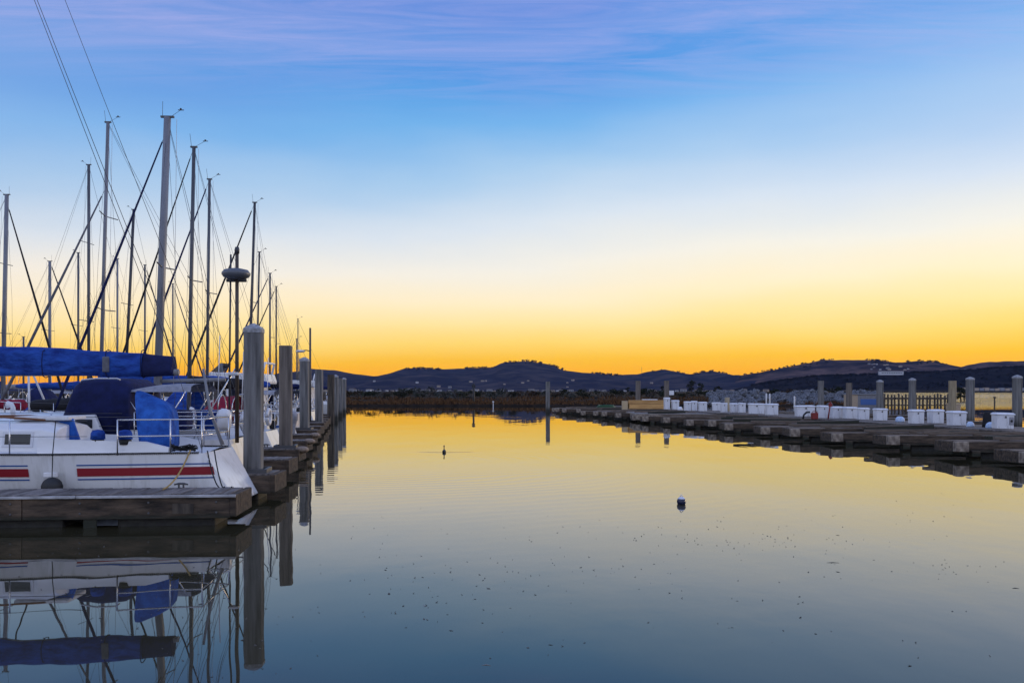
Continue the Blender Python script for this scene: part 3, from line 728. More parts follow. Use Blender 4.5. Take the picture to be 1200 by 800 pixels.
    if jib:
        j=MB(); a=bowp.lerp(topf,.06); c_=bowp.lerp(topf,.96); j.tube([a,a.lerp(c_,.08),a.lerp(c_,.5),c_],[jib_r*.6,jib_r,jib_r*.85,jib_r*.45],8); j.build('furled_jib',M[jib],root)
    bz=boom_z or (cz+1.32); be=.13*L+.2
    if boom:
        bm=MB(); bm.tube([(mx-mast_r,0,bz),(be,0,bz+.05)],.05,8); bo=bm.build('boom',M['alu_l'],root)
        vg=MB(); vg.tube([mpos(zt-.05),(be,0,bz+.08)],.005,5); vg.build('topping_lift',M['wire'],root)
        ms=MB(); ms.tube([(be+.3,0,bz),(be+.35,0,cz+.1)],.012,5); ms.build('mainsheet',M['rope_w'],root)
        if cover:
            cv=MB(); lump_tube(cv,(mx+.05,0,bz+cover_r*.75),(be-.05,0,bz+cover_r*.5),cover_r*1.25,cover_r*.8,seed=d); cv.build('sail_cover',M[cover],root)
    if dodger:
        dg=MB(); canopy(dg,c0-.55,c0+.75,hw*1.12,cz+.12,dodger_z); do=dg.build('dodger',M[dodger],root)
        fr=MB(); k9=[(c0-.56,-hw*1.13*math.cos(math.pi*j/12),cz+.12+(dodger_z-cz-.12)*(math.sin(math.pi*j/12)**.45 if 0<j<12 else 0)+.01) for j in range(13)]; fr.tube(k9,.014,6); fr.build('hoop',M['steel'],do)
    if lifel:
        rl=MB(); pts=[]
        for s in (.995,.93,.86):
            pts.append((xs(s,sheer(s)),half(s,sheer(s))-.03,sheer(s)+.55))
        loop=pts[::-1]+[(x,-y,z) for x,y,z in pts]; rl.tube(loop,.014,6)
        for s in (.93,.86):
            for sd_ in (1,-1): rl.tube([(xs(s,sheer(s)),sd_*(half(s,sheer(s))-.03),sheer(s)),(xs(s,sheer(s)),sd_*(half(s,sheer(s))-.03),sheer(s)+.55)],.012,6)
        rl.build('bow_rail',M['steel'],root)
        rl=MB(); e=xs(0,Fb)+.06
        for zz_ in (.3,.58): rl.tube([(.2*L,b(.2)-.06,Fb+zz_),(e,b(0)-.05,Fb+zz_),(e,-b(0)+.05,Fb+zz_),(.2*L,-b(.2)+.06,Fb+zz_)],.013,6)
        for x,y in ((.2*L,b(.2)-.06),(e,b(0)-.05),(e+.5,b(.07)-.05)):
            for sd_ in (1,-1): rl.tube([(x,sd_*y,Fb-.02),(x,sd_*y,Fb+.58)],.013,6)
        rl.build('stern_rail',M['steel'],root)
        ll=MB()
        ss=(.2,.33,.46,.6,.73,.86)
        for sd_ in (1,-1):
            for zz_ in (.3,.56): ll.tube([(xs(s,sheer(s)),sd_*(half(s,sheer(s))-.05),sheer(s)+zz_) for s in ss],.005,5)
        ll.build('lifeline',M['wire'],root)
        for s in ss[1:-1]:
            for sd_ in (1,-1):
                q=MB(); x,y,z=xs(s,sheer(s)),sd_*(half(s,sheer(s))-.05),sheer(s); q.tube([(x,y,z-.03),(x,y,z+.57)],.012,6); q.build('stanchion',M['steel'],root)
    if extras:
        e_=random.Random(int(d*10))
        for k_ in range(2):
            for sd_ in (1,-1):
                s_=.2+.35*k_+e_.uniform(-.05,.05); q=MB(); x_=xs(s_,.6); y_=sd_*(half(s_,.6)+.10); zt_=Fb*.72
                q.loft([[(x_+r_*math.cos(2*math.pi*j/10),y_+r_*math.sin(2*math.pi*j/10),zt_+z_) for j in range(10)] for r_,z_ in ((.02,-.30),(.08,-.27),(.095,-.1),(.095,.1),(.08,.2),(.03,.25))],0); q.tube([(x_,y_,zt_+.24),(x_,sd_*(half(s_,Fb)),Fb+.02)],.008,5)
                q.build('fender',M[e_.choice(['black','gel','canvas'])],root)
        q=MB(); x_=c0+(c1-c0)*.55; q.box(x_-.25,x_+.25,-.25,.25,cz+ch+.05,cz+ch+.10); q.build('hatch',M['glass'],cabin)
        for k_ in range(2):
            q=MB(); x_=c0+(c1-c0)*(.3+.45*k_); q.tube([(x_,.3,cz+ch),(x_,.3,cz+ch+.16),(x_+.03,.3,cz+ch+.22),(x_+.12,.3,cz+ch+.23)],[.05,.05,.06,.085],8); q.build('cowl_vent',M['gel'],cabin)
        if e_.random()<.55:
            bm_=e_.choice(['canvas','navy','black_canvas','greyc','canvas_b']); q=MB(); canopy(q,.1*L,.1*L+1.5,beam*.36,cz+1.0,cz+1.18,n=9); q.build('bimini',M[bm_],root)
            for sd_ in (1,-1):
                q=MB(); q.tube([(.1*L+.7,sd_*beam*.36,cz),(.1*L+.1,sd_*beam*.355,cz+1.02)],.013,6); q.tube([(.1*L+.7,sd_*beam*.36,cz),(.1*L+1.4,sd_*beam*.33,cz+1.02)],.013,6); q.build('bimini_frame',M['steel'],root)
        for k_ in range(e_.randint(2,4)):
            q=MB(); x_=e_.uniform(.3,.62)*L; y_=e_.choice([-1,1])*(beam*.41); z_=sheer(x_/L)-.01
            q.box(x_-.17,x_+.17,y_-.09,y_+.09,z_,z_+.38); q.tube([(x_-.08,y_,z_+.38),(x_-.06,y_,z_+.45),(x_+.06,y_,z_+.45),(x_+.08,y_,z_+.38)],.015,5); q.build('jerry_can',M[e_.choice(['canvas_b','greyc','lamp','black'])],root,bevel=.02)
        if e_.random()<.7:
            q=MB(); ex_=xs(0,Fb)+.02; q.tube([(ex_,.3+.22*math.cos(a),Fb+.42+.22*math.sin(a)) for a in [2*math.pi*j/14 for j in range(15)]],.06,8); q.build('life_ring',M[e_.choice(['lamp','greyc','lamp','lumber'])],root)
        q=MB(); lump_tube(q,(.76*L,-.25,sheer(.78)+.16),(.88*L,.15,sheer(.86)+.16),.18,.22,n=10,seed=d+1); q.build('sail_bag',M[e_.choice(['canvas','greyc','navy','lamp'])],root)
        q=MB(); x_=.2*L
        for k_ in range(3): q.tube([(x_+.3*k_,-.3,Fb+.1),(x_+.1+.3*k_,0,Fb+.3+.1*e_.random()),(x_+.3*k_-.2,.35,Fb+.12)],.02,5)
        q.tube([(x_-.1,0,Fb),(x_-.1,0,Fb+.75)],.03,6); q.tube([(x_-.1,.38*math.cos(a),Fb+.72+.38*math.sin(a)) for a in [2*math.pi*j/18 for j in range(19)]],.016,5); q.build('steering_wheel',M['steel'],root)
        q=MB(); q.tube([(.05*L+.1,.5,Fb+.5),(.05*L+.05,.5,Fb+2.2)],.012,5); q.build('antenna',M['lamp'],root)
        if e_.random()<.6:
            q=MB(); q.lathe((.02*L-.1,beam*.16,.55),[(.05,-.4),(.07,.1),(.12,.35),(.16,.42),(.17,.62),(.12,.74),(.03,.77)],10); q.build('outboard',M[e_.choice(['black','gel','greyc'])],root)
    root['L']=L
    return root,fn,dict(mpos=mpos,L=L,mx=mx,cz=cz,c0=c0,c1=c1,hw=hw,be=be,bz=bz)

# --- nearest boat
D1=15.65
B1,fn1,g=sailboat('white sailboat with red stripe and blue boom cover at the near finger dock',-4.74,D1,-10.87,-14.8,15.0,beam=2.5,Fb=1.03,mast_r=.09,rake=.62,windows=0,sternw=.7,lifel=True,boom=False,mast_rake=0,cabin0=.318,extras=False)
b_,sheer_,half_,xs_=fn1
def lx1(px): return -4.74-(px-600)/F*D1          # local x for a sighting on the centreline
sp=MB(); sblue=MB()
for sd_ in (1,-1):
    for (s0,s1) in ((.045,.262),(.338,.93)):
        strip(sp,fn1,10.18,.655,.795,s0,s1,.006,0,sd_); strip(sblue,fn1,10.18,.835,.858,s0,s1,.006,0,sd_); strip(sblue,fn1,10.18,.592,.615,s0,s1,.006,0,sd_)
sp.build('red_stripe',M['red'],B1); sblue.build('blue_stripe',M['blue_line'],B1)
tr=MB()
for sd_ in (1,-1):
    for i in range(300):
        s0=.01+i*.0032; s1=s0+.0019; z=sheer_(s0)
        P=[]
        for s in (s0,s1):
            for (o,zz_) in ((.012,-.012),(.012,.02),(-.025,.02),(-.025,-.012)): P.append((xs_(s,z),sd_*(half_(s,z)+o),z+zz_))
        tr.loft([P[:4],P[4:]],0,False)
tr.build('toe_rail',M['black'],B1)
# cabin window, frame
L1=g['L']; c0,c1,hw,cz=g['c0'],g['c1'],g['hw'],g['cz']
cabin1=[o for o in B1.children if o.name.startswith('cabin')][0]
for sd_ in (1,-1):
    for (xa,xb) in ((c0+.42,c0+.86),(c0+1.6,c0+2.1)):
        def yy(x,z): tt=(x-c0)/(c1-c0); return sd_*hw*(1-.35*tt)*(1.06-.10*(z-cz)/.4)
        def slab(x0,x1,z0,z1,o0,o1,mb,mi=0):
            P=[(x0,z0),(x1,z0),(x1,z1),(x0,z1)]; mb.loft([[(x,yy(x,z)+sd_*o0,z) for x,z in P],[(x,yy(x,z)+sd_*o1,z) for x,z in P]],mi,False)
        fr=MB(); slab(xa-.05,xb+.05,cz+.10,cz+.37,-.02,.012,fr); wf=fr.build('window',M['lamp'],cabin1,bevel=.006)
        gl=MB(); slab(xa,xb,cz+.15,cz+.325,-.01,.018,gl); gl.build('pane',M['glass'],wf)
hr=MB()
for sd_ in (1,-1): hr.tube([(c0+.3,sd_*hw*.62,cz+.56),(c0+1.0,sd_*hw*.58,cz+.61),(c0+1.8,sd_*hw*.54,cz+.61),(c0+2.6,sd_*hw*.5,cz+.56)],.018,6)
hr.build('handrail',mat('teak',(.16,.06,.02),.6),cabin1)
hs=MB(); hs.box(c0-.05,c0+.9,-.36,.36,cz+.55,cz+.62); hs.build('hatch',M['deckw'],cabin1,bevel=.02)
cp=MB(); cp.loft([[(lx1(76)+.02*math.sin(k_),y_,1.64),(lx1(95),y_,1.65),(lx1(104),y_,1.23),(lx1(84),y_,1.21)] for k_,y_ in ((0,.16),(1,.19),(0,.22))],0,False); cp.build('companionway_cloth',M['canvas_b'],B1,bevel=.008)
# boom and cover
bz=2.42; be=lx1(206)
bm=MB(); bm.tube([(g['mx']-.09,0,bz),(be-.08,0,bz+.02)],.06,10); boom1=bm.build('boom',M['alu_l'],B1)
cv=MB(); xs1=lx1(171)
def cov(mb,xa,xb,n,seed,ha,hb):
    n*=3
    rings=[]
    for i in range(n+1):
        t=i/n; x=xa+(xb-xa)*t; H=ha+(hb-ha)*t; r=[]
        for j in range(24):
            a=2*math.pi*j/24; q=1+.07*noise.noise((x*2.2,a*.8,seed))+.03*noise.noise((x*9,a*1.6,seed+2))
            ca,sa=math.cos(a),math.sin(a); y=.12*math.copysign(abs(sa)**.5,sa)*(1-.45*max(0,ca))+.05*sa*noise.noise((x*4.5,ca*1.3,seed+9))+.016*sa*math.sin(x*11+3*noise.noise((x*1.5,0,seed))); z=bz-.05+H*.5+H*.5*math.copysign(abs(ca)**.6,ca)*(1+.06*noise.noise((x*2.2,0,seed)))+.015*math.sin(x*2.1)
            r.append((x,y,z))
        rings.append(r)
    mb.loft(rings,0,True)
cov(cv,g['mx']-.12,xs1,44,1.0,.60,.43); c1o=cv.build('sail_cover',M['canvas'],B1)
ce=MB(); cov(ce,xs1-.005,be,10,4.0,.42,.36); ce.build('shaded_cover_end',M['navy'],c1o)  # navy colour stands in for the shaded end of the blue cover
q=MB(); q.box(lx1(136),lx1(128),.145,.175,bz+.02,bz+.30); q.build('worn_patch',M['greyd'],c1o,bevel=.02)
for xk in (lx1(60),lx1(131),lx1(171)):
    q=MB(); q.tube([(xk,.15*math.copysign(abs(math.sin(a))**.5,math.sin(a)),bz+.175+.255*math.cos(a)) for a in [2*math.pi*j/14 for j in range(15)]],.009,5); q.build('strap',M['navy'],c1o)
tl=MB(); tl.tube([g['mpos'](15.0),(be,0,bz+.2)],.006,5); tl.build('topping_lift',M['wire'],B1)
# wheel pedestal cover
wc=MB(); rings=[]
for (z,xa,xb,hy) in ((1.10,171,208,.30),(1.25,170,208.5,.31),(1.45,168,208,.30),(1.62,166.5,207.5,.28),(1.76,165,206,.25),(1.85,164,201,.21),(1.94,163,191,.16),(2.02,162.5,180,.11),(2.09,163,170,.06),(2.105,164,167,.02)):
    xa,xb=lx1(xa),lx1(xb); r=[]
    for j in range(40):
        a=2*math.pi*j/40; ca,sa=math.cos(a),math.sin(a); ex=.45; ff=1+.16*math.sin(a*5+z*5)*max(0,1.95-z)+.06*math.sin(a*11+z*3)
        r.append(((xa+xb)/2+(xb-xa)/2*math.copysign(abs(ca)**ex,ca),hy*math.copysign(abs(sa)**ex,sa)*ff,z+.02*math.sin(a*7)*(z<1.2)))
    rings.append(r)
wc.loft(rings,0,True); wc.build('wheel_cover',M['canvas_b'],B1)
for px,yl in ((118,.82),(150,.86)):
    q=MB(); x=-4.74-(px-600)/F*14.9; q.lathe((x,yl,1.18),[(.10,0),(.105,.06),(.10,.09)],12,1); q.lathe((x,yl,1.27),[(.12,0),(.115,.1),(.09,.15),(.02,.165)],12,0); q.build('winch_cover',[M['canvas'],M['black']],B1)
q=MB(); q.box(lx1(110)-.0,lx1(110)+.22,1.2,1.262,.66,.74); q.build('vent_hood',M['gel'],B1,bevel=.01)
q=MB(); xo=-4.74-(68-600)/F*14.5; q.ell((xo,1.32,.50),.17,.15,.17,16,9); fo=q.build('fender',M['black'],B1)
q=MB(); q.tube([(xo,1.32,.66),(xo,1.3,1.05),(xo,1.20,1.58)],.008,5); q.build('fender_line',M['rope_k'],fo)
q=MB(); q.tube([(lx1(263),.1,1.12),(lx1(250),.15,1.75),(lx1(242),.15,2.5)],[.032,.03,.022],8); q.build('flagpole',M['alu_l'],B1)
q=MB()
for i in range(24): q.tube([(.95+random.uniform(-.2,.25),.75+random.uniform(-.06,.08),1.06+random.uniform(0,.1)),(1.0+random.uniform(-.25,.25),.8+random.uniform(-.08,.08),1.1+random.uniform(-.02,.09)),(1.0+random.uniform(-.25,.25),.8+random.uniform(-.08,.05),1.05+random.uniform(0,.06))],.011,5)
q.build('rope_coil',M['rope_k'],B1)

# mooring lines of that boat
q=MB(); p0=Vector((-5.55,14.72,1.08)); p1=Vector((-5.62,13.75,.52)); q.tube([p0.lerp(p1,t)+Vector((0,0,-.12*4*t*(1-t))) for t in [i/8 for i in range(9)]],.014,6)
tag(q.build('mooring_line',M['rope_y']),'tan mooring rope hanging from the red striped sailboat to the dock','rope')
for off,lab in ((0,'black mooring rope looped down the stern of the red striped sailboat'),(.12,'second black stern rope drooping beside the looped one')):
    q=MB(); p0=Vector((-5.3+off,14.85,1.06)); p1=Vector((-4.75+off,14.1,.52)); q.tube([p0.lerp(p1,t)+Vector((0,0,-(.3+off)*4*t*(1-t)*.8)) for t in [i/10 for i in range(11)]],.011,6)
    tag(q.build('mooring_line',M['rope_k']),lab,'rope')

# --- second boat, navy dodger and radar pole
D2=18.72
B2,fn2,g2=sailboat('white sailboat with navy dodger and a radar dome on a stern pole',-5.66,D2,-11.95,-16.5,16.4,beam=2.5,Fb=1.08,mast_r=.09,cover='navy',dodger=None,boom=False,rake=.3,windows=4)
dg=MB(); rings=[]
for x,zt_,q_ in ((2.30,1.5,1.0),(2.34,2.26,1.0),(2.5,2.36,1),(3.0,2.39,.98),(3.38,2.36,.95),(3.5,2.26,.94),(3.72,1.6,.92),(3.82,1.24,.9)):
    rings.append([(x,math.copysign(abs(math.cos(a))**.35,math.cos(a))*.98*q_*-1,1.2+(zt_-1.2)*(math.sin(a)**.4 if 0<j<14 else 0)+.02*noise.noise((x*4,j*.7,2))) for j in range(15) for a in [math.pi*j/14]])
dg.loft(rings,0,True,True,True); do=dg.build('dodger',M['navy'],B2)
q=MB(); q.loft([[(x,y,z) for x,z in ((2.72,1.06),(3.62,1.06),(3.56,1.60),(2.95,1.62))] for y in (.985,1.12)],0,False); q=q.build('coaming_box',M['gel'],B2,bevel=.03)
p_=MB(); p_.box(2.98,3.36,1.122,1.132,1.34,1.52); p_.build('window',M['glass'],q,bevel=.004)
fr=MB(); fr.tube([(2.55,.80,2.33),(2.6,.86,2.36),(3.0,.88,2.36),(3.3,.87,2.33),(3.36,.8,2.28)],.016,6); fr.build('handrail',M['lamp'],do)
xr=.22
rp=MB(); rp.tube([(xr,.55,1.0),(xr,.55,5.15)],[.042,.036],10); rpo=rp.build('radar_pole',mat('bronze_pole',(.06,.042,.03),.5),B2)
rp=MB(); rp.tube([(xr+.17,.55,1.05),(xr+.13,.55,5.0)],.02,6); rp.build('second_pole',M['alu_d'],rpo); rp=MB(); rp.tube([(xr+.9,.55,1.1),(xr+.02,.55,2.6)],.016,6); rp.build('brace',M['steel'],rpo)
rd=MB(); rd.lathe((xr+.02,.55,4.52),[(.14,-.05),(.26,0),(.295,.05),(.295,.09),(.25,.15),(.12,.18),(.02,.185)],20); rd.build('radar_dome',mat('dome_plastic',(.10,.11,.13),.45),rpo)
rd=MB(); rd.tube([(xr-.2,.55,4.45),(xr+.22,.55,4.45)],.035,6); rd.build('bracket',M['alu_d'],rpo); rd=MB(); rd.tube([(xr,.55,5.02),(xr,.55,5.1),(xr,.55,5.16)],[.05,.055,.04],8); rd.build('horn',M['alu_d'],rpo)
rd=MB(); rd.box(xr-.04,xr+.18,.47,.63,2.43,2.50); rd.build('deck_light',M['lamp'],rpo,bevel=.02)
q=MB(); q.lathe((.42,.8,1.28),[(.10,0),(.15,.08),(.16,.32),(.12,.42),(.03,.45)],12); q.build('outboard_cover',M['gel'],B2)
for k_,(xa,ya,za,l,c_) in enumerate(((1.2,.55,1.28,.5,'navy'),(.75,-.4,1.25,.55,'canvas'))):
    q=MB(); q.box(xa,xa+l,ya-.25,ya+.25,za,za+.42); q.build('cushion',M[c_],B2,bevel=.06)

# --- the rest of the near row
sailboat('small white sailboat with the thickest grey mast and a bare white boom',-6.55,22.3,-9.25,-12.1,9.2,beam=2.3,Fb=.9,mast_r=.125,mast_m='alu_l',jib='navy',jib_r=.042,frac=.96,mast_rake=.036,cover=None,dodger=None,windows=2,boom_z=2.35)
sailboat('sailboat with crimson hatch cover and black jib, behind the thickest mast',-7.0,26.1,-9.85,-12.6,9.5,beam=2.3,Fb=.9,mast_r=.075,jib='black_canvas',jib_r=.035,cover='black_canvas',mast_rake=.02,dodger='crimson',dodger_z=1.95)
B5,_,_=sailboat('longer sailboat with a fat grey furled jib reaching far left',-8.2,29.9,-14.3,-18.0,11.4,beam=2.5,Fb=1.05,mast_r=.08,mast_m='alu_l',jib='greyd',jib_r=.055,frac=.78,cover='canvas',dodger='canvas',mast_rake=.027,spreaders=2)
sailboat('blue striped sailboat with a grey mast and blue canvas, before the motor cruiser',-8.5,33.7,-12.0,-15.4,10.4,beam=2.5,Fb=.95,mast_r=.075,jib='navy',jib_r=.05,cover='canvas',stripe='blue_line',mast_rake=.012)
sailboat('sailboat with black cover just beyond the white motor cruiser',-10.2,41.4,-12.75,-16.4,11.2,beam=2.5,Fb=1.0,mast_r=.085,mast_m='alu_d',jib='black_canvas',jib_r=.06,cover='black_canvas',dodger='navy',mast_rake=.03)
sailboat('sailboat with thin dark mast beyond the third grey pile',-10.9,48.2,-14.4,-17.8,9.9,beam=2.4,mast_r=.07,mast_m='alu_d',cover='navy',mast_rake=.02)
sailboat('sailboat with pale mast opposite the fourth grey pile',-11.9,52.5,-14.85,-18.6,9.3,beam=2.4,mast_r=.075,jib='navy',jib_r=.06,cover='canvas')
sailboat('sailboat with thin mast beside the dark timber pile',-12.8,57.5,-15.85,-19.4,9.1,beam=2.4,mast_r=.07,mast_m='alu_d',jib='black_canvas',jib_r=.06,cover='navy',dodger='navy')
sailboat('small sailboat near the far end of the berths',-14.0,67.5,-17.0,-20,6.2,beam=2.3,mast_r=.06,cover='canvas',lifel=False)
sailboat('white sailboat at the last berth of the near row',-15.6,77.5,-19.4,-22,8.6,beam=2.3,mast_r=.06,cover='navy',lifel=False)
for ya,yb in ((.75,.12),(-.75,-.12)):
    q=MB(); q.tube([(8.1,ya,1.2),(8.45,yb,2.75)],.035,6); q.build('frame_leg',M['lamp'],B5)
q=MB(); q.tube([(8.45,-.3,2.76),(8.45,.3,2.76)],.035,6); q.build('frame_bar',M['lamp'],B5)
q=MB(); lump_tube(q,(6.7,.45,1.62),(8.3,.3,1.58),.26,.38,seed=3,taper=.75); q.build('rolled_dinghy',M['black_canvas'],B5)
q=MB(); lump_tube(q,(8.7,-.2,1.6),(9.6,.1,1.65),.2,.22,seed=5,taper=.7); q.build('sail_bundle',M['crimson'],B5)
# --- second row, bows to the right
G2='sailboats in the second row'
def row2(px,d,yt,label,J,**k):
    m_=(px-600)/F*d; top=EYE+(HOR-yt)/F*d; sailboat(label,m_-5.2,d,m_,m_+J,top,bowleft=False,group=G2,**k)
row2(7,40.5,230,'sailboat whose pale mast stands at the left edge of the picture',3.3,mast_m='alu_l',mast_r=.12,jib='black_canvas',jib_r=.06,frac=.97,cover='canvas',mast_rake=-.02,spreaders=2)
row2(107,45,195,'sailboat with a tall grey mast and blue cover in the second row',3.4,mast_r=.1,jib=None,cover='canvas',dodger='navy',spreaders=2)
row2(148,50.5,247,'sailboat with a near black mast in the second row',3.4,mast_r=.11,mast_m='alu_d',cover='black_canvas',mast_rake=-.05)
row2(61,56,307,'sailboat with a short pale mast and black jib in the second row',3.6,mast_r=.12,mast_m='alu_l',jib='black_canvas',jib_r=.07,cover='greyc')
row2(94,61,297,'sailboat with the thin mast beside the tall grey one',3.5,mast_r=.095,cover='navy')
row2(139.5,66,304,'sailboat with a thin mast behind the near black one',3.5,mast_r=.10,mast_m='alu_l',cover='canvas')
row2(171.5,71,311,'sailboat with a thin mast just left of the thickest mast',3.6,mast_r=.10,jib='black_canvas',jib_r=.07,cover='greyc')
row2(204,76,333,'sailboat with a short thin mast just right of the thickest mast',3.6,mast_r=.09,jib='navy',jib_r=.07,cover='navy')
row2(30,64,395,'low sailboat with blue cover far back at the left',3.3,mast_r=.09,cover='canvas',dodger='canvas')

# --- motor cruiser
def cruiser(stern,d,L,label,beam=2.7):
    root=empty('motor_cruiser',(stern,d,0),math.pi+.05,label,'motor boat')
    fn=hull_fn(L,beam,1.15,.05,1.1,.9); b,sheer,half,xs=fn; mb=MB(); rings=[]
    for i in range(17):
        s=i/16; zl=[sheer(s)*q for q in (1,.7,.4,.15,0)]+[-.3]
        rings.append([(xs(s,z),half(s,z),z) for z in zl]+[(xs(s,z),-half(s,z),z) for z in zl[::-1]])
    mb.loft(rings,0,True,False,False); n=len(rings[0])
    for j in range(n//2-1): mb.face((j,n-1-j,n-2-j,j+1),0)
    mb.build('hull',M['hullgel'],root)
    dk=MB()
    for i in range(17):
        s=i/16; z=sheer(s)-.02; h=half(s,z)-.005; dk.v+=[(xs(s,z),-h,z),(xs(s,z),h,z)]
    for i in range(16): dk.face((2*i,2*i+2,2*i+3,2*i+1),0)
    dk.build('deck',M['deckw'],root)
    cb=MB(); q=beam*.4
    cb.loft([[(x,-q*k,1.1),(x,-q*k*.92,1.1+h),(x,q*k*.92,1.1+h),(x,q*k,1.1)] for x,h,k in ((1.6,1.25,1),(1.75,1.3,1),(4.6,1.3,.95),(5.6,.55,.85),(6.8,.1,.6))],0,False); cbo=cb.build('cabin',M['gel'],root,bevel=.04)
    for sd_ in (1,-1):
        for (xa,xb) in ((1.9,2.8),(2.9,3.8),(3.9,4.6)):
            wv=MB(); wv.loft([[(xa,sd_*(q*.945+o),1.72),(xb,sd_*(q*.925+o),1.72),(xb,sd_*(q*.91+o),2.2),(xa,sd_*(q*.93+o),2.2)] for o in (-.03,.02)],0,False); wv.build('window',M['glass'],cbo)
    fb=MB(); fb.loft([[(x,-q*.85,2.41),(x,-q*.88,2.41+h),(x,q*.88,2.41+h),(x,q*.85,2.41)] for x,h in ((1.2,.1),(1.3,.42),(3.6,.5),(4.0,.1))],0,False); fb.build('flybridge',M['gel'],root,bevel=.03)
    ws=MB(); ws.loft([[(3.55,-q*.8,2.92),(3.58,-q*.8,2.92),(3.2,-q*.7,3.3),(3.17,-q*.7,3.3)],[(3.55,q*.8,2.92),(3.58,q*.8,2.92),(3.2,q*.7,3.3),(3.17,q*.7,3.3)]],0,False); ws.build('windscreen',M['glass'],root)
    ar=MB(); ar.tube([(1.5,-q*.85,2.45),(1.3,-q*.8,3.3),(1.3,q*.8,3.3),(1.5,q*.85,2.45)],.05,8); ar.build('radar_arch',M['gel'],root)
    rl=MB(); pts=[(xs(s,sheer(s)),half(s,sheer(s))-.05,sheer(s)+.6) for s in (.5,.65,.8,.92,.99)]
    rl.tube(pts+[(x,-y,z) for x,y,z in pts[::-1]],.015,6)
    for x,y,z in pts[:-1]:
        for sd_ in (1,-1): rl.tube([(x,sd_*y,z-.6),(x,sd_*y,z)],.012,6)
    rl.build('bow_rail',M['steel'],root)
    return root
cruiser(-9.3,37.4,8.2,'white motor cruiser with dark windows and a flybridge among the sailboats')
cruiser(-13.0,62.6,8.0,'far white motor cruiser near the end of the berths')

# dock lamp pole among the berths
r_=empty('lamp_pole',(at(363.5,400,44).x,44,0),0,'thin dark pole with a small side lamp above the far piles','lamp post')
q=MB(); q.tube([(0,0,.2),(0,0,5.35)],[.06,.05],8); q.build('pole',M['alu_d'],r_)
q=MB(); q.tube([(0,0,4.15),(-.2,0,4.2),(-.45,0,4.18)],.025,6); q.build('arm',M['alu_d'],r_)
q=MB(); q.ell((-.5,0,4.15),.26,.12,.07,10,6); q.build('lamp_head',M['lamp'],r_)

# ------------------------------------------------------------------ things on the right docks
def dock_box():
    root=bpy.data.objects.new('dock_box',None); C.objects.link(root)
    b=MB(); b.loft([[(-.48,-.33,.02),(.48,-.33,.02),(.48,.33,.02),(-.48,.33,.02)],[(-.5,-.35,.7),(.5,-.35,.7),(.5,.35,.7),(-.5,.35,.7)]],0,False); b.build('body',M['boxw'],root,bevel=.03)
    l=MB(); l.loft([[(-.54,-.39,.703),(.54,-.39,.703),(.54,.39,.703),(-.54,.39,.703)],[(-.54,-.39,.76),(.54,-.39,.76),(.54,.39,.76),(-.54,.39,.76)],[(-.46,-.3,.82),(.46,-.3,.82),(.46,.3,.82),(-.46,.3,.82)]],0,False); l.build('lid',M['boxw'],root,bevel=.015)
    h=MB(); h.box(-.05,.05,-.375,-.355,.56,.66); h.build('latch',M['wire'],root)
    return root
BX0=dock_box(); BXG='white dock boxes on the walkway'
boxes=[(782,480,6.5,14,'white dock box touching the right end of the lumber stack'),(791.5,480,9,11,'white dock box standing alone just right of the lumber stack'),
 (806,481.5,8,11,'white dock box, left one of three behind the low tan post'),(814,481.5,8,11.5,'white dock box, middle one of three left of the low tan post'),(824,482,10,11,'white dock box, right one of three left of the low tan post'),
 (840,481.5,10.5,10,'white dock box just left of the short tan timber post'),(850,483.3,6,11,'narrow white dock box in front of the short tan timber post'),
 (860.5,483.5,9,11,'white dock box just right of the short tan timber post'),(870,483.8,9,11.5,'second white dock box right of the short tan timber post'),
 (887,485.3,20,12.5,'wide white dock box left of the gap before the red post'),(905,486.6,15.5,13.5,'white dock box ending the row left of the gap'),
 (944,488.2,24,13,'wide white dock box behind the red fuel can'),(965,490.3,14,15,'white dock box between the red fuel can and red post'),
 (981,490.6,15,14,'white dock box just right of the red post'),(997,491,16,14,'second white dock box right of the red post'),(1012.5,492,14.5,14,'third white dock box right of the red post'),
 (1033,493.3,16,14.5,'white dock box left of the first pale blue bundle'),(1075,496.8,18,16.5,'white dock box in front of the middle of the old jetty'),
 (1098,496.4,18,16.3,'white dock box left of the tan pile'),(1123,499,21,17,'white dock box in front of the tan hut'),(1177,503,25,19,'largest white dock box with a dark side panel, nearest the right edge')]
bxo=[]
for i,(px,yb,wd,hg,lab) in enumerate(boxes):
    d=(EYE-.62)/(yb-HOR)*F
    o=BX0 if i==0 else copy_tree(BX0); bxo.append(o)
    sy=random.uniform(.62,.8); dep=.74*sy; wr_=max(.42,wd/F*d-dep*(px-600)/F*.45); sx=wr_/1.06; sz=hg/F*d/.80
    o.location=((px+wd/2-600)/F*d-wr_/2,d+dep/2,.622); o.scale=(sx,sy,sz); o.rotation_euler=(random.uniform(-.015,.015),random.uniform(-.02,.02),random.uniform(-.12,.12))
    tag(o,lab,'dock box',BXG)
q=MB(); q.box(.2,.46,-.36,-.34,.22,.62); q.ell((.33,-.37,.42),.07,.02,.07,10,5,1); q.build('side_panel',[M['greyc'],M['black']],bxo[-1])
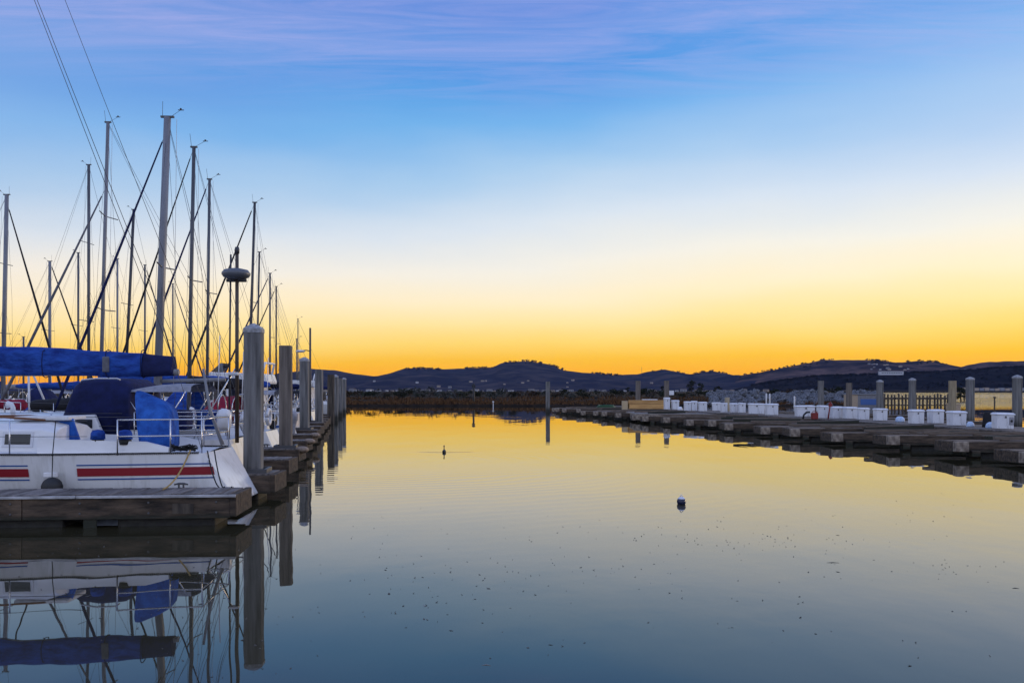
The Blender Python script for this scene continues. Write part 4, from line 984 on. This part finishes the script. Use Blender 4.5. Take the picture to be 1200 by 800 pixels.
# lumber stack
r_=empty('lumber_stack',(at(757,480,70).x,70,.56),-.04,'orange stack of new lumber with a pale sheet on top','lumber')
q=MB()
for r in range(6):
    for c in range(3): q.box(-1.45+random.uniform(-.06,.06),1.45+random.uniform(-.06,.06),-.45+c*.3,-.17+c*.3,.08+r*.12,.19+r*.12)
q.build('board',M['lumber'],r_)
q=MB()
for x in (-1.2,0,1.2): q.box(x-.06,x+.06,-.5,.5,0,.075)
q.build('bearer',M['beam'],r_)
q=MB(); q.box(-1.95,-1.52,-.42,.42,.02,.72); q.build('end_block',M['lumber_e'],r_,bevel=.02)
q=MB(); q.box(-.3,.9,-.4,.4,.81,.87); q.build('sheet',M['boxw'],r_)
r_=empty('green_hose_heap',(at(710,479,76).x,76,.52),0,'low heap of dark green hose left of the lumber stack','hose')
q=MB()
for i in range(5): q.tube([( .9*math.cos(a)*(1-.06*i)+random.uniform(-.05,.05),.4*math.sin(a),.05+.06*i+.04*math.sin(3*a)) for a in [2*math.pi*j/16 for j in range(17)]],.04,6)
q.build('coil',mat('green_hose',(.02,.08,.03),.5),r_)
# red post, fuel can, pipe, bundles, tarp
r_=empty('red_post',(at(972.5,489,44.6).x,44.6,.62),0,'thin red post with a red head standing between white dock boxes','post')
q=MB(); q.tube([(-.10,0,0),(.03,0,.82)],.035,8); q.build('stem',M['redp'],r_)
q=MB(); q.box(-.06,.11,-.06,.06,.66,.84); q.ell((.025,0,.87),.05,.05,.05,8,5); q.build('head',M['redp'],r_,bevel=.02)
d=44.8; r_=empty('fuel_can',(at(954.5,489,d).x,d,.62),.2,'small red fuel can before a white dock box','fuel can')
q=MB(); q.box(-.16,.16,-.12,.12,0,.34); q.build('body',M['redp'],r_,bevel=.03)
q=MB(); q.tube([(-.1,0,.34),(-.1,0,.42),(.1,0,.42),(.1,0,.34)],.018,6); q.tube([(.13,0,.34),(.16,0,.42)],.02,6); q.build('handle',M['redp'],r_)
q=MB(); q.tube([(at(941,490,44.7).x+.0,44.7,.64),(at(942,484,44.7).x,44.7,.85),(at(945,482,44.7).x,44.7,.98),(at(949,481.5,44.7).x,44.7,1.0)],.05,8)
tag(q.build('bent_pipe',M['black']),'black bent hose leaning on a wide white dock box','hose')
def bundle(px,yb,wd,hg,lab,m='tarp_b',nm='tarp_bundle'):
    d=(EYE-.62)/(yb-HOR)*F; rx_=wd/F*d/2; rz_=hg/F*d
    q=MB(); rings=[]
    for i in range(8):
        t=i/7; k_=max(.02,math.cos(t*math.pi/2))**.6; rings.append([(rx_*k_*math.cos(a)*(1+.22*noise.noise((math.cos(a)*2,math.sin(a)*2,px+t*2))),rx_*.75*k_*math.sin(a)*(1+.2*noise.noise((math.cos(a)*2,t*3,px))),rz_*math.sin(t*math.pi/2)) for a in [2*math.pi*j/14 for j in range(14)]])
    q.loft(rings,0,True); o=q.build(nm,M[m],loc=((px-600)/F*(d-.3),d-.3,.622)); return tag(o,lab,'bundle')
bundle(1054.5,494,11,6.5,'pale blue tarp bundle left of the middle pile'); bundle(1137,499.5,9,6,'pale blue tarp bundle at the foot of the pile by the tan hut'); bundle(1162,501,14,7,'pale blue tarp bundle beside the black covered heap')
bundle(1157,500,12,18.5,'black covered heap beside the largest white dock box','black_canvas','covered_heap')
bundle(797,480.3,6,4,'tiny white sack between dock boxes near the lumber','boxw','sack')
# tan hut, grey shed, sign, jetty
r_=empty('hut',(at(1126.5,480,56).x,57,.5),0,'small tan hut between the tan pile and a white capped pile','hut')
q=MB(); q.box(-.33,.33,-.3,.3,0,.72); q.build('wall',M['tan'],r_); q=MB(); q.box(-.37,.37,-.34,.34,.722,.78); q.build('roof',M['lumber_e'],r_); q=MB(); q.box(-.05,.1,-.32,-.302,.02,.25); q.build('door',M['beam'],r_)
r_=empty('shed',(at(1015,478,96).x,97,.2),-.03,'low grey shed with tan end and blue panel behind the dock boxes','shed')
q=MB(); q.box(-.9,1.75,-1,1,-.6,1.5); q.build('wall',M['shed'],r_); q=MB(); q.box(-1.75,-.905,-1,1,-.6,1.48); q.build('tan_wall',M['tan'],r_)
q=MB(); q.box(-.6,1.5,-1.03,-1.002,.35,1.0); q.build('panel',M['shedblue'],r_); q=MB(); q.box(-1.8,1.8,-1.1,1.1,1.503,1.58); q.build('roof',M['hwall3'],r_)
r_=empty('signboard',(at(787,460,118).x,118,0),0,'small blank white signboard on the bank right of the lumber','sign')
q=MB(); q.box(-.32,.32,-.03,.03,1.55,2.15); q.build('board',M['boxw'],r_); q=MB(); q.box(-.04,.04,.032,.1,.2,2.1); q.build('post',M['pile_wood'],r_)
r_=empty('timber_jetty',(at(1074,480,92).x,92,0),-.03,'row of dark old piles joined by a beam in the bay','jetty')
for i in range(19):
    q=MB(); x=-3.45+i*.38+random.uniform(-.06,.06); h=1.72+random.uniform(-.16,.15); q.tube([(x+random.uniform(-.05,.05),0,-1),(x,0,h)],[.115,.10],7); q.build('pile',M['pile_wood'],r_)
q=MB(); q.box(-3.5,3.6,-.2,-.12,1.2,1.4); q.build('beam',M['pile_wood'],r_)
q=MB(); q.box(-3.5,3.6,.12,.2,.5,.62); q.build('rail',M['pile_wood'],r_)
# markers
for px,yt,d,lab in ((898,461,100,'white post pair member standing left, behind the wide white box'),(902,461,100.4,'white post standing right of its twin behind the box row'),(931,464,96,'lone short white pipe post left of the red fuel can')):
    q=MB(); h_=EYE-(yt-HOR)/F*d; q.tube([(0,0,-1),(0,0,h_-.05),(0,0,h_)],[.09,.09,.05],8); tag(q.build('white_post',M['lamp'],loc=((px-600)/F*d,d,0)),lab,'post')
q=MB(); q.tube([(0,0,-1),(0,0,3.2)],[.17,.13],8); q.box(-.25,.25,-.06,.06,2.6,3.0)
tag(q.build('marker_post',M['black'],loc=(at(555,460,124).x,124,0)),'dark marker post standing at the far bank','post')
q=MB(); q.tube([(0,0,-1),(0,0,.5)],.05,8); q.ell((0,0,.6),.13,.13,.13,10,6)
tag(q.build('float_marker',M['lamp'],loc=(at(578,474,117.6).x,117.4,0)),'small white marker at the edge of the far reeds','marker')
q=MB(); q.tube([(0,0,-1),(0,0,1.35)],.09,8); q.box(-.12,.12,-.1,.1,1.2,1.4)
tag(q.build('channel_post',M['pile_wood'],loc=(at(1165.5,470,105).x,105,0)),'thin dark post out in the bay near the right edge','post')
q=MB(); q.tube([(0,0,0),(0,0,38)],[.6,.3],6); q.box(-2,2,-.3,.3,30,30.6)
tag(q.build('radio_mast',M['wire'],loc=(at(752,440,2900).x,2900,48)),'hair thin radio mast on the hill crest above the lumber','mast')

# ------------------------------------------------------------------ bird and buoy
q=MB(); pts=[(0,-.20,.01),(0,-.14,.04),(0,-.02,.03),(0,.08,.035),(0,.13,.07),(0,.145,.14),(0,.14,.20),(0,.155,.235),(0,.20,.245),(0,.24,.243),(0,.28,.24)]
q.tube(pts,[.008,.05,.085,.06,.03,.02,.02,.03,.024,.009,.003],10)
r_=q.build('bird',M['bird'],loc=(at(520.5,530,29.2).x,29.2,0)); r_.rotation_euler=(0,0,R(6)); r_.scale=(.8,.7,.9); tag(r_,'small dark long necked water bird swimming alone in the basin','bird')
bp=at(798.5,592,15.9)
q=MB(); q.ell((0,0,.045),.085,.085,.085,18,10); r_=q.build('buoy',M['buoyb'],loc=(bp.x,bp.y,0)); tag(r_,'small dark blue ball buoy with pale top on open water','buoy')
q=MB(); q.loft([[(.0875*math.sin(t)*math.cos(2*math.pi*j/16),.0875*math.sin(t)*math.sin(2*math.pi*j/16),.045+.0875*math.cos(t)) for j in range(16)] for t in (1.0,.75,.5,.25,.03)],0,True); q.tube([(-.03,0,.13),(0,0,.17),(.03,0,.13)],.008,6); q.build('cap',M['buoyw'],r_)

# floating leaf litter: uncountable
mb=MB(); clusters=[(870,635,120,10,110),(700,660,300,40,170),(1130,665,60,8,40),(560,680,160,25,80),(1000,600,170,25,50),(640,760,60,14,16),(520,715,120,18,50),(780,620,200,14,60),(420,620,60,30,30),(160,620,140,30,110),(180,700,150,40,90),(240,760,120,30,40),(950,720,200,40,60)]
for (cx,cy,sx,sy,n) in clusters:
    for _ in range(int(n*.5)):
        px=random.gauss(cx,sx*.6); py=max(575,random.gauss(cy,sy*.7)); d=EYE/(py-HOR)*F; x=(px-600)/F*d
        if d<14.5 and px<292 and py<640: continue
        s=random.uniform(.004,.012)*(2.0 if random.random()<.06 else 1); a=random.uniform(0,3.14); e=random.uniform(.35,.8)
        u=Vector((math.cos(a),math.sin(a),0))*s*1.5; v=Vector((-math.sin(a),math.cos(a),0))*s*e*1.5; p=Vector((x,d,.002)); i=len(mb.v)
        mb.v+=[tuple(p-u),tuple(p+v),tuple(p+u+Vector((0,0,random.uniform(0,.012)))),tuple(p-v)]; mb.face((i,i+1,i+2,i+3),1 if random.random()<.06 else 0)
tag(setting(mb.build('leaf_litter',[M['flake'],M['flake2']]),'stuff'),'scattered small leaves and scum floating on the still water','litter')
for (px,py,l,lab) in ((1190,689,.035,'dark stick floating near the right edge of the water'),(976,659,.075,'thin dark stick floating right of the buoy'),(570,779,.035,'pale stick floating close to the camera')):
    d=EYE/(py-HOR)*F; q=MB(); q.tube([(-l,0,-.001),(0,.012,.001),(l,-.01,-.001)],[.003,.005,.003],6); tag(q.build('stick',M['flake2'] if px==570 else M['flake'],loc=((px-600)/F*d,d,0)),lab,'stick')

# ------------------------------------------------------------------ air
HAZE=True
if HAZE:
    mb=MB(); mb.box(-3600,3600,-100,4000,-2.5,150)
    hm=bpy.data.materials.new('haze'); hm.use_nodes=True; t=hm.node_tree
    for n_ in list(t.nodes):
        if n_.type!='OUTPUT_MATERIAL': t.nodes.remove(n_)
    pv=t.nodes.new('ShaderNodeVolumePrincipled'); pv.inputs['Color'].default_value=(.34,.5,.95,1); pv.inputs['Density'].default_value=2.2e-5; pv.inputs['Anisotropy'].default_value=.0
    t.links.new(pv.outputs[0],[n_ for n_ in t.nodes if n_.type=='OUTPUT_MATERIAL'][0].inputs['Volume'])
    setting(mb.build('haze',hm),'stuff')
